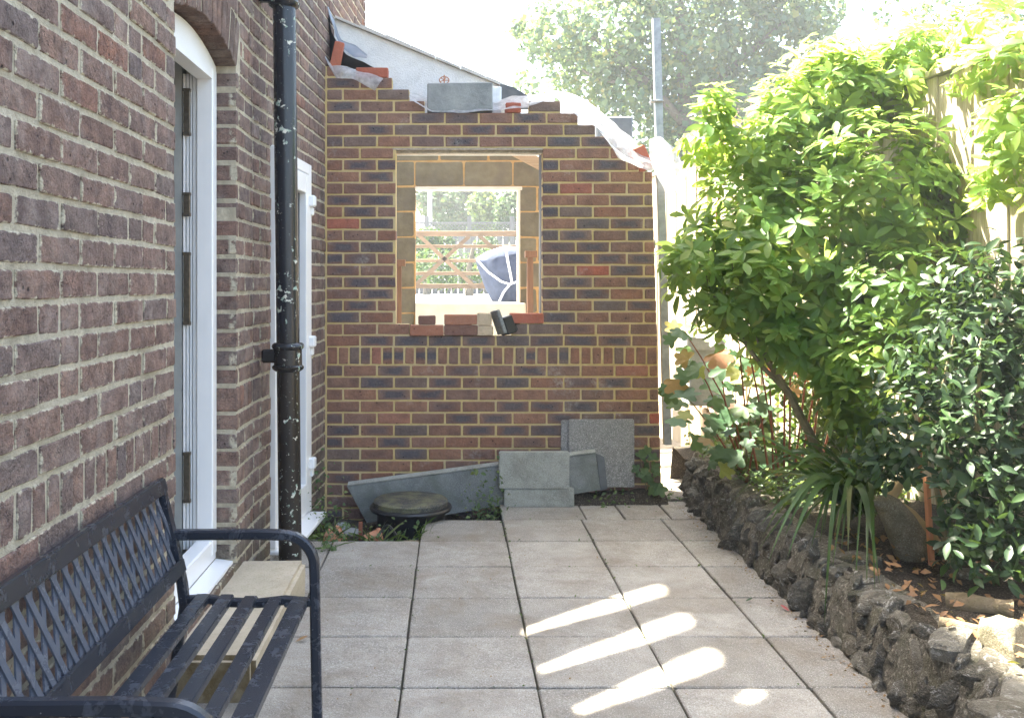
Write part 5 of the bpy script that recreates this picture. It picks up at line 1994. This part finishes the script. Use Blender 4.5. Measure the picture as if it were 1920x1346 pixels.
# red-stemmed plant with salmon leaves
rs_ = thing('red_stem_plant', 'thin red stemmed plant with salmon pink leaves behind the leaning trunk', 'plant', (2.05, 5.3, 0.25))
lt2 = [tri_mesh('leaf', *lobed_tpl(r_), L_red, True) for r_ in (0.035, 0.045)]
for (x, y) in ((1450, 640), (1470, 665), (1440, 690), (1530, 650), (1545, 640), (1555, 670), (1570, 655), (1500, 700), (1520, 710), (1490, 735), (1430, 655), (1580, 700), (1410, 700), (1462, 712), (1550, 705)):
    c = P(x, y, 5.15 + R.uniform(-0.2, 0.2))
    nn = Vector((R.uniform(-0.6, 0.6), -1, R.uniform(-0.2, 0.9)))
    M = nn.to_track_quat('Z', 'X').to_matrix().to_4x4() @ Matrix.Rotation(R.uniform(0, 6.28), 4, 'Z')
    link('leaf', R.choice(lt2), rs_, c, M.to_euler(), (R.uniform(0.8, 1.2),) * 3)
for (x0, x1, y1) in ((1440, 1395, 610), (1450, 1440, 640), (1470, 1470, 560), (1490, 1520, 620), (1500, 1545, 580), (1520, 1560, 640), (1460, 1420, 650), (1535, 1600, 600), (1480, 1500, 540), (1420, 1385, 640)):
    a, b = P(x0, 880, 5.3), P(x1, y1, 5.2)
    MB().tube([a, a.lerp(b, 0.5) + Vector((R.uniform(-0.03, 0.03), 0, 0)), b], [0.007, 0.0055, 0.004], 5).build('stalk', M_redstem, rs_, True)

low = thing('low_green_bush', 'low leafy green bush filling the back of the bed below the leaning stems', 'bush', (2.3, 5.9, 0.28))
BD = [pblob(1450, 840, 45, 5.9, 0.2), pblob(1530, 830, 50, 5.8, 0.2), pblob(1600, 820, 60, 5.6, 0.2), pblob(1400, 870, 35, 5.9, 0.2), pblob(1500, 770, 30, 5.9, 0.15), pblob(1380, 800, 26, 5.9, 0.12), pblob(1660, 780, 60, 5.3, 0.2), pblob(1480, 720, 34, 5.7, 0.15), pblob(1560, 750, 50, 5.6, 0.2), pblob(1420, 790, 36, 5.8, 0.15), pblob(1600, 700, 50, 5.5, 0.2)]
C, N = blob_points(BD, 1900, NR, 0.2)
N = N / np.linalg.norm(N, axis=1, keepdims=True) * 0.6 + np.array([-0.1, -0.2, 0.6]) + NR.normal(size=N.shape) * 0.6
leaves_obj('foliage', [leaf_tpl(0.07, 0.034, 0.25, 0.3), leaf_tpl(0.055, 0.03, 0.25, 0.2)], C, N, NR.uniform(0.7, 1.3, len(C)), L_cover, low, NR)

# ------------------------------------------------------------------ ground cover, weeds, ivy at the wall foot
gc = [simple_leaf(0.045, 0.028), leaf_tpl(0.05, 0.026, 0.2, 0.3), simple_leaf(0.035, 0.022, 0.3)]
n_ = 2200
C = np.column_stack([NR.uniform(1.62, 2.6, n_), NR.uniform(4.75, 6.6, n_), NR.uniform(0.27, 0.37, n_)])
leaves_obj('ground_cover', gc, C, np.column_stack([NR.normal(size=(n_, 2)) * 0.6, np.ones(n_)]), NR.uniform(0.7, 1.3, n_), L_cover, None, NR)
n_ = 420
C = np.column_stack([NR.uniform(1.62, 2.5, n_), NR.uniform(2.2, 4.3, n_), NR.uniform(0.26, 0.31, n_)])
leaves_obj('leaf_litter', gc[:2], C, np.column_stack([NR.normal(size=(n_, 2)) * 0.5, np.ones(n_)]), NR.uniform(0.5, 1.1, n_), L_dead, None, NR)
C, S, N = [], [], []
for (x, y, D, n_, sp, h) in ((615, 985, 5.45, 130, 0.10, 0.13), (590, 975, 5.75, 90, 0.08, 0.2), (630, 1012, 5.22, 70, 0.10, 0.06), (905, 975, 5.75, 150, 0.10, 0.14), (780, 1008, 5.3, 40, 0.09, 0.05), (700, 1005, 5.25, 50, 0.1, 0.05), (612, 1035, 4.95, 26, 0.03, 0.05), (925, 940, 5.85, 60, 0.05, 0.14), (1290, 930, 6.1, 60, 0.2, 0.03), (1140, 925, 6.02, 70, 0.14, 0.06)):
    c = P(x, y, D)
    zb = -0.06 if D > 5.15 and x < 930 else 0.0
    for i in range(n_):
        C.append((c.x + R.gauss(0, sp * 0.6), c.y + R.gauss(0, sp * 0.5), zb + abs(R.gauss(0, h))))
        N.append((R.gauss(0, 0.6), R.gauss(-0.2, 0.6), 0.7))
        S.append(R.uniform(0.35, 0.9))
leaves_obj('weeds', gc, C, N, S, L_cover, None, NR)
gr = []
C, S, N = [], [], []
tpb = [leaf_tpl(0.16, 0.011, 0.2, 0.5), leaf_tpl(0.2, 0.014, 0.2, 0.35)]
for i in range(150):
    x, y, D = R.choice(((625, 985, 5.4), (600, 990, 5.4), (690, 1008, 5.25), (730, 1010, 5.25), (790, 1010, 5.3), (615, 1030, 4.98)))
    c = P(x + R.uniform(-25, 25), y, D)
    C.append((c.x, c.y + R.uniform(-0.05, 0.05), -0.05 if D > 5.1 else 0.0))
    N.append((R.gauss(0, 1), R.gauss(0, 1), R.uniform(0.0, 0.3)))
    S.append(R.uniform(0.4, 1.0))
leaves_obj('grass', tpb, C, N, S, L_strap, None, NR)
iv = thing('wall_foot_plant', 'small round leaved plant growing against the right foot of the brick wall', 'plant', tuple(P(1212, 920, 6.05)))
lt3 = [tri_mesh('leaf', *lobed_tpl(r_, 4), L_cover, True) for r_ in (0.045, 0.055)]
for (x, y) in ((1200, 858), (1212, 850), (1225, 862), (1208, 872), (1222, 875), (1198, 880), (1210, 890), (1225, 885), (1200, 895), (1215, 902), (1230, 905), (1218, 918), (1232, 915)):
    c = P(x, y, 6.03 + R.uniform(-0.05, 0.03))
    nn = Vector((R.uniform(-0.4, 0.4), -1, R.uniform(0.2, 0.9)))
    M = nn.to_track_quat('Z', 'X').to_matrix().to_4x4() @ Matrix.Rotation(R.uniform(0, 6.28), 4, 'Z')
    link('leaf', R.choice(lt3), iv, c, M.to_euler(), (R.uniform(0.8, 1.15),) * 3)
for i in range(4):
    MB().tube([P(1212 + i * 4, 920, 6.06), P(1208 + i * 6, 890, 6.06), P(1200 + i * 8, 860, 6.06)], 0.003, 5).build('stalk', M_bark, iv, True)

# ------------------------------------------------------------------ garden ornament, branch, stakes, logs
q = MB()
prof = [(1732, 1092, 26), (1727, 1075, 31), (1717, 1040, 35), (1702, 1005, 34), (1685, 975, 29), (1668, 952, 24), (1656, 940, 17), (1648, 935, 8)]
D = 3.95
pts, rs = [], []
for x, y, r in prof:
    pts.append(P(x, y, D))
    rs.append(r / FPX * D)
q.tube(pts, rs, 16)
for p in q.v:
    p += Vector((mnoise.noise(p * 12), mnoise.noise(p * 12 + Vector((4, 0, 0))), mnoise.noise(p * 12 + Vector((0, 6, 0))))) * 0.006
orn = thing('garden_ornament', 'mossy stone seal-shaped garden ornament leaning among the plants', 'ornament', tuple(P(1700, 1088, D)))
q.build('body', M_orn, orn, True)
q = MB()
q.tube([P(1660, 947, D - 0.03), P(1645, 942, D - 0.04), P(1636, 940, D - 0.045)], [0.03, 0.02, 0.006], 10)
q.build('snout', M_orn, orn, True)
q = MB()
pts = [P(1710, 890, 4.0), P(1688, 905, 3.99), P(1672, 930, 3.98), P(1680, 945, 3.97), P(1710, 965, 3.95), P(1738, 995, 3.92), P(1765, 1030, 3.9), P(1800, 1060, 3.88)]
q.tube(pts, [0.016, 0.022, 0.024, 0.024, 0.023, 0.022, 0.022, 0.02], 9)
tag(q.build('crooked_branch', M_branch, None, True), 'thick crooked ochre branch behind the seal-shaped ornament', 'branch')
q = MB()
a, b = P(1747, 1062, 3.82), P(1737, 895, 3.82)
q.tube([a, b], 0.013, 4, True, [(-1, -0.6), (1, -0.6), (1, 0.6), (-1, 0.6)])
tag(q.build('garden_stake', M_stake, None), 'upright orange wooden stake in front of the crooked branch', 'stake', 'orange stakes in the bed')
q = MB()
q.tube([P(1768, 950, 3.95), P(1748, 880, 3.95)], 0.011, 4, True, [(-1, -0.6), (1, -0.6), (1, 0.6), (-1, 0.6)])
tag(q.build('garden_stake', M_stake, None), 'slanting orange wooden stake just behind the upright one', 'stake', 'orange stakes in the bed')
q = MB()
q.tube([P(1725, 900, 4.3), P(1726, 740, 4.3), P(1724, 670, 4.3)], 0.01, 8)
tag(q.build('garden_cane', M_stake, None, True), 'brown cane standing upright in the middle of the shrub', 'cane')


def log(x0, y0, x1, y1, D0, D1, r, mat, label, nm='old_log', cat='log'):
    a, b = P(x0, y0, D0), P(x1, y1, D1)
    pts = [a.lerp(b, i / 8) for i in range(9)]
    q = MB()
    q.tube(pts, [r * (0.85 + 0.25 * mnoise.noise(p * 9)) for p in pts], 12)
    for p in q.v:
        p += Vector((mnoise.noise(p * 16), mnoise.noise(p * 16 + Vector((9, 0, 0))), mnoise.noise(p * 16 + Vector((0, 9, 0))))) * r * 0.22
    tag(q.build(nm, mat, None, True), label, cat)


log(1775, 1128, 1900, 1145, 3.35, 3.25, 0.042, M_log, 'rough brown log lying on the bed beneath the dark shrub')
log(1760, 1168, 1835, 1182, 3.1, 3.05, 0.026, M_log, 'split grey green branch piece in front of the brown log', 'branch_piece', 'branch')
for (x, y, D, rx, ry, rz, mat, lb_) in ((1885, 1210, 2.95, 0.085, 0.09, 0.085, M_orn, 'rounded pale stone catching sun at the right edge of the bed'), (1720, 1098, 3.75, 0.1, 0.08, 0.035, M_flint, 'flat dark stone under the seal-shaped ornament'), (1800, 1090, 3.7, 0.11, 0.07, 0.05, M_flint, 'dark stone beside the foot of the dark shrub')):
    c = P(x, y, D)
    o = link('bed_stone', stone_me[int(x) % 14].copy(), None, (c.x, c.y, c.z), (0.2, 0.1, x), (rx, ry, rz))
    o.data.materials[0] = mat
    o.data.polygons.foreach_set('use_smooth', [True] * len(o.data.polygons))
    tag(o, lb_, 'stone', 'stones lying in the bed')

# fallen leaves on the paving
for (x, y, m_, s_, lab) in ((553, 1206, L_dead, 0.055, 'curled brown leaf on the paving under the bench front'), (1480, 1148, L_pink, 0.05, 'pink fallen leaf on the paving at the rockery foot'), (1398, 1130, L_dark, 0.04, 'dark green fallen leaf on the paving right of the sun patches')):
    D = CAM_Z * FPX / (y - 532)
    v, t = leaf_tpl(s_, s_ * 0.4, 0.5, -0.25)
    o = link('fallen_leaf', tri_mesh('fallen_leaf', v, t, m_, True), None, ((x - 848) / FPX * D, D, 0.007), (0, 0, R.uniform(0, 3)))
    tag(o, lab, 'leaf')
C, N, S = [], [], []
for i in range(260):
    C.append((R.uniform(-0.6, 1.45), R.uniform(2.9, 6.0), 0.004))
    N.append((R.gauss(0, 0.2), R.gauss(0, 0.2), 1))
    S.append(R.uniform(0.12, 0.4))
for i in range(260):
    y = R.uniform(2.6, 5.9)
    C.append((1.46 - abs(R.gauss(0, 0.035)), y, 0.006))
    N.append((R.gauss(0, 0.4), R.gauss(0, 0.4), 1))
    S.append(R.uniform(0.15, 0.6))
CW, NW, SW = [], [], []
for i in range(420):
    k = R.randrange(1, 6)
    y = R.triangular(2.8, 6.1, 5.9)
    if R.random() < 0.3:
        y = 3.282 + 0.4655 * R.randrange(0, 6) + R.gauss(0, 0.008)
        CW.append((R.triangular(-0.6, 1.45, -0.3), y, 0.0))
    else:
        CW.append((xs[k] + R.gauss(0, 0.009), y, 0.0))
    NW.append((R.gauss(0, 0.8), R.gauss(0, 0.8), 0.7))
    SW.append(R.uniform(0.12, 0.42) * (1.4 if R.random() < 0.15 else 1))
leaves_obj('joint_weeds', [simple_leaf(0.05, 0.02, 0.1), simple_leaf(0.035, 0.02, 0.3)], CW, NW, SW, L_cover, None, NR)
leaves_obj('paving_debris', [simple_leaf(0.035, 0.018, 0.3)], C, N, S, L_dead, None, NR)

# ------------------------------------------------------------------ beyond the garage: drive, gate, hedge, trees
sheet('driveway', [(-14, 8.96), (1.36, 8.96), (1.36, 60), (-14, 60)], 1.16, M_drive, th=1.3)
YT = 16.6
gate = thing('field_gate', 'five-bar wooden field gate across the drive, seen through both openings', 'gate', tuple(P(880, 545, YT)))
for yt, yb in ((433, 443), (459, 465), (486, 492), (509, 516), (532, 541)):
    q = MB()
    a, b = P(690, yb, YT), P(1068, yt, YT)
    q.bevel_box((a.x, YT, a.z), (b.x, YT + 0.05, b.z), 0.008)
    q.build('rail', M_gate, gate)
for (x0, y0, x1, y1) in ((785, 441, 892, 540), (880, 443, 780, 534), (898, 441, 1000, 536), (1010, 441, 900, 536)):
    q = MB()
    a, b = P(x0, y0, YT - 0.03), P(x1, y1, YT - 0.03)
    d = (b - a).normalized()
    s = Vector((-d.z, 0, d.x)) * 0.034
    q.prism([a - s, b - s, b + s, a + s], (0, 0.028, 0))
    q.build('brace', M_gate, gate)
for x in (690, 1068):
    q = MB()
    a, b = P(x - 6, 546, YT), P(x + 6, 426, YT)
    q.bevel_box((a.x, YT - 0.01, a.z), (b.x, YT + 0.07, b.z), 0.01)
    q.build('gate_stile', M_gate, gate)

# covered machine in front of the gate
DC_ = 12.6
cov = thing('covered_machine', 'blue grey tarpaulin with white straps over a rounded machine on the drive', 'tarpaulin', tuple(P(940, 566, DC_)))
q = MB()
rings = [(566, 922, 1000, 0.30), (540, 911, 1010, 0.34), (510, 900, 1015, 0.36), (488, 893, 1018, 0.35), (474, 908, 1012, 0.27), (465, 935, 1000, 0.16), (462, 945, 985, 0.06)]
v, f = [], []
nk = 28
for (y, xa, xb, dy) in rings:
    a, b = P(xa, y, DC_), P(xb, y, DC_)
    c, rx = (a + b) / 2, (b.x - a.x) / 2
    for k in range(nk):
        t = 2 * math.pi * k / nk
        p = Vector((c.x + rx * math.cos(t), DC_ + 0.3 + dy * math.sin(t), c.z))
        p += Vector((mnoise.noise(p * 7), mnoise.noise(p * 7 + Vector((3, 3, 3))), 0.4 * mnoise.noise(p * 5))) * 0.035
        v.append(p)
for i in range(len(rings) - 1):
    for k in range(nk):
        a, b = i * nk + k, i * nk + (k + 1) % nk
        f.append((a, b, b + nk, a + nk))
f.append(tuple((len(rings) - 1) * nk + k for k in range(nk)))
q.add(v, f)
q.build('tarpaulin', M_tarp, cov, True)
for L in ([(895, 488), (915, 510), (940, 528), (956, 533)], [(948, 464), (952, 490), (957, 515), (960, 533)], [(956, 533), (975, 526), (1000, 530)], [(956, 533), (944, 548), (936, 566)], [(896, 486), (915, 474), (945, 464), (985, 466)]):
    pts = [P(x, y, DC_ - 0.075 + (0.07 if y < 480 else 0.0)) for x, y in L]
    MB().tube(pts, 0.04, 4, True, [(-1, -0.3), (1, -0.3), (1, 0.3), (-1, 0.3)]).build('strap', M_strap, cov)


def tree(name, label, cat, base, blobs, n, leafL, leafW, mat, trunk, limbs=(), group=None, shell=0.45, up=0.5, skip=None, seed=1):
    rng = np.random.default_rng(seed)
    t = thing(name, label, cat, base, group)
    C, N = blob_points(blobs, n, rng, shell)
    # leaves gather in clumps with gaps between
    k = np.array([mnoise.noise(Vector(c) * (1.6 / max(0.3, blobs[0][1][0]))) + 0.6 * mnoise.noise(Vector(c) * (4.5 / max(0.3, blobs[0][1][0]))) for c in C])
    ok = k > -0.22
    C, N = C[ok], N[ok]
    N = N / np.linalg.norm(N, axis=1, keepdims=True) + np.array([0, 0, up]) + rng.normal(size=N.shape) * 0.7
    leaves_obj('crown', [leaf_tpl(leafL, leafW, 0.2, 0.2) if leafL > 0.4 else simple_leaf(leafL, leafW, 0.2), simple_leaf(leafL * 0.8, leafW * 0.9, 0.4)], C, N, rng.uniform(0.6, 1.3, len(C)), mat, t, rng, False)
    for i, (pts, r0, r1) in enumerate([trunk] + list(limbs)):
        rs = [r0 + (r1 - r0) * j / (len(pts) - 1) for j in range(len(pts))]
        MB().tube(pts, rs, 8).build('trunk' if i == 0 else 'limb', M_bark_grey, t, True)
    return t


DT = 19.0
bl = [pblob(x, y, r, DT + dy, fy=0.9) for x, y, r, dy in ((1040, 60, 75, 0), (1090, 140, 70, 0.5), (1160, 60, 105, -0.5), (1180, 180, 80, 0), (1270, 90, 130, 0), (1290, 215, 95, 0.6), (1390, 70, 115, 0.4), (1410, 180, 80, 0), (1490, 50, 85, 0), (1530, 20, 55, 0.5), (1150, -60, 90, 0), (1290, -80, 120, 0), (1420, -60, 100, 0), (1240, 280, 60, 0), (1480, 140, 50, 0.6), (1000, 150, 36, 0.3), (970, 55, 22, 0.2))]
tr0 = P(1290, 420, DT)
tree('maple_tree', 'large pale green maple tree rising behind the guide post', 'tree', (tr0.x, DT, 0), bl, 26000, 0.15, 0.12, L_tree,
     ([Vector((tr0.x, DT, 0)), P(1290, 300, DT), P(1285, 180, DT), P(1275, 60, DT), P(1270, -60, DT)], 0.24, 0.07),
     [([P(1288, 240, DT), P(1220, 160, DT - 0.4), P(1140, 90, DT - 0.5), P(1060, 40, DT - 0.5)], 0.10, 0.02), ([P(1285, 200, DT), P(1370, 130, DT), P(1450, 60, DT), P(1500, 10, DT)], 0.10, 0.02), ([P(1220, 160, DT - 0.4), P(1120, 150, DT), P(1030, 90, DT)], 0.05, 0.012), ([P(1290, 290, DT), P(1400, 230, DT), P(1470, 150, DT)], 0.07, 0.015)], seed=3, shell=0.25)

bg = 'bushes and trees beyond the gate'
for (nm, lab, cat, bb, n_, L, Wd, mat, bx) in (
    ('clipped_hedge', 'low green hedge right behind the wooden field gate', 'hedge', [pblob(700 + 36 * i, 505, 42, 18.6 + 0.2 * (i % 3), 0.5) for i in range(11)], 5200, 0.09, 0.06, L_far, 880),
    ('leafy_tree', 'blue green tree seen at the left of the far window opening', 'tree', [pblob(835, 395, 42, 30.0), pblob(870, 420, 36, 30.5), pblob(805, 370, 34, 30), pblob(850, 350, 46, 31), pblob(900, 350, 36, 31)], 5200, 0.17, 0.13, L_far, 850),
    ('golden_tree', 'yellowing tree seen in the middle of the far window opening', 'tree', [pblob(905, 385, 30, 27.0), pblob(925, 410, 26, 27.0), pblob(895, 425, 20, 27.2)], 2200, 0.15, 0.12, L_cover, 910),
    ('conifer_tree', 'dense dark tree at the right of the far window opening', 'tree', [pblob(958, 395, 34, 25.0), pblob(975, 360, 36, 25.3), pblob(950, 430, 26, 25)], 3600, 0.12, 0.09, L_far, 960),
    ('garden_bush', 'bright bush behind the gate beside the trellis', 'bush', [pblob(800, 455, 30, 21.0), pblob(835, 462, 22, 21.2), pblob(780, 470, 30, 21), pblob(915, 462, 22, 21.3)], 2600, 0.1, 0.07, L_far, 800)):
    Db = bb[0][0][1]
    b_ = P(bx, 540, Db)
    tree(nm, lab, cat, (b_.x, Db, 1.16), bb, n_, L, Wd, mat, ([Vector((b_.x, Db, 1.1)), Vector((b_.x, Db, b_.z + 0.4)), Vector((b_.x + 0.1, Db, b_.z + 0.9))], 0.09, 0.03), (), None, 0.3, 0.5, seed=int(bx))
tw = P(1800, 300, 12.0)
tree('bare_tree', 'thin airy tree with few leaves above the fence at the top right', 'tree', (tw.x, 12.0, 0), [pblob(1820, 20, 90, 12.0), pblob(1740, 40, 50, 12.0), pblob(1890, -20, 80, 12.1), pblob(1660, 20, 50, 12.3)], 1500, 0.08, 0.05, L_tree,
     ([Vector((tw.x, 12, 0)), P(1800, 250, 12), P(1810, 120, 12), P(1830, 20, 12), P(1850, -60, 12)], 0.07, 0.012),
     [([P(1805, 130, 12), P(1770, 70, 12), P(1740, 20, 12)], 0.02, 0.005), ([P(1810, 110, 12), P(1870, 50, 12), P(1905, 10, 12)], 0.02, 0.005), ([P(1822, 50, 12), P(1790, 0, 12)], 0.015, 0.004)], seed=8)

# trellis fence and a white house far beyond the gate
YV = 22.0
tf = thing('trellis_fence', 'grey garden fence with a lattice trellis top beyond the field gate', 'fence', tuple(P(900, 540, YV)))
a, b = P(690, 0, YV).x, P(1060, 0, YV).x
zt, zm = P(0, 418, YV).z, P(0, 436, YV).z
x = a
while x < b:
    q = MB()
    q.box((x, YV, 1.1), (x + 0.135, YV + 0.02, zm))
    q.build('board', M_grey_fence, tf)
    x += 0.15
q = MB()
q.box((a, YV - 0.01, zt - 0.02), (b, YV + 0.03, zt + 0.02))
q.box((a, YV - 0.01, zm - 0.02), (b, YV + 0.03, zm + 0.02))
x = a
hh = zt - zm
while x < b:
    for s_ in (-1, 1):
        A, B = (Vector((x, YV, zm)), Vector((x + hh, YV, zt)))
        if s_ < 0:
            A, B = Vector((x + hh, YV + 0.011, zm)), Vector((x, YV + 0.011, zt))
        q.prism([A, A + Vector((0.025, 0, 0)), B + Vector((0.025, 0, 0)), B], (0, 0.01, 0))
    x += 0.085
o = q.build('trellis', M_grey_fence, tf)
o['kind'] = 'stuff'
for x_ in (690, 800, 880, 960, 1056):
    q = MB()
    p = P(x_, 0, YV).x
    q.box((p - 0.05, YV - 0.04, 1.1), (p + 0.05, YV - 0.012, zt + 0.15))
    q.build('fence_post', M_grey_fence, tf)
hb = P(770, 540, 36.0)
hs = thing('white_house', 'small white house corner at the left of the far window opening', 'house', (hb.x, 36, 1.1))
q = MB()
a, b = P(700, 480, 36), P(806, 392, 36)
q.box((a.x, 36, 1.1), (b.x, 41, b.z))
q.build('wall', M_render, hs)
q = MB()
c = P(706, 392, 36)
q.prism([Vector((a.x - 0.3, 35.7, b.z)), Vector((b.x + 0.2, 35.7, b.z)), Vector((b.x - 0.2, 35.7, b.z + 0.35)), Vector((a.x, 35.7, b.z + 0.5))], (0, 5.5, 0))
q.build('roof', M_terra, hs)
q = MB()
q.tube([P(807, 545, 24), P(806, 300, 24)], 0.06, 8)
tag(q.build('utility_pole', M_steel, None, True), 'grey pole standing beside the white house corner', 'pole')

# neighbouring house roof behind the shrub
nb = P(1545, 300, 26)
nh = thing('neighbour_house', 'dark tiled roof of a neighbouring house between the tree and the shrub', 'house', (nb.x, 26, 0))
a, b = P(1455, 140, 26), P(1640, 90, 26)
q = MB()
q.box((a.x, 27, -0.1), (b.x, 33, P(0, 150, 26).z))
q.build('wall', M_brown_brick, nh)
q = MB()
q.prism([Vector((a.x - 0.3, 26.6, P(0, 150, 26).z)), Vector((a.x - 0.3, 30, P(0, 88, 26).z)), Vector((a.x - 0.3, 33.4, P(0, 150, 26).z))], (b.x - a.x + 0.6, 0, 0))
q.build('roof', M_slate, nh)

# ------------------------------------------------------------------ thin haze added to pale the far tree, in place of lens glare
HAZE = 0.0035
if HAZE:
    m, nt = new('glare_haze')
    v = nd(nt, 'ShaderNodeVolumePrincipled', {'Color': (0.92, 0.95, 1.0), 'Density': HAZE, 'Anisotropy': 0.3})
    o_ = nt.nodes.new('ShaderNodeOutputMaterial')
    nt.links.new(v.outputs[0], o_.inputs['Volume'])
    q = MB()
    q.box((-130, -70, -1.2), (130, 210, 11.0))
    tag(q.build('haze', m, None), None, None, None, 'stuff')
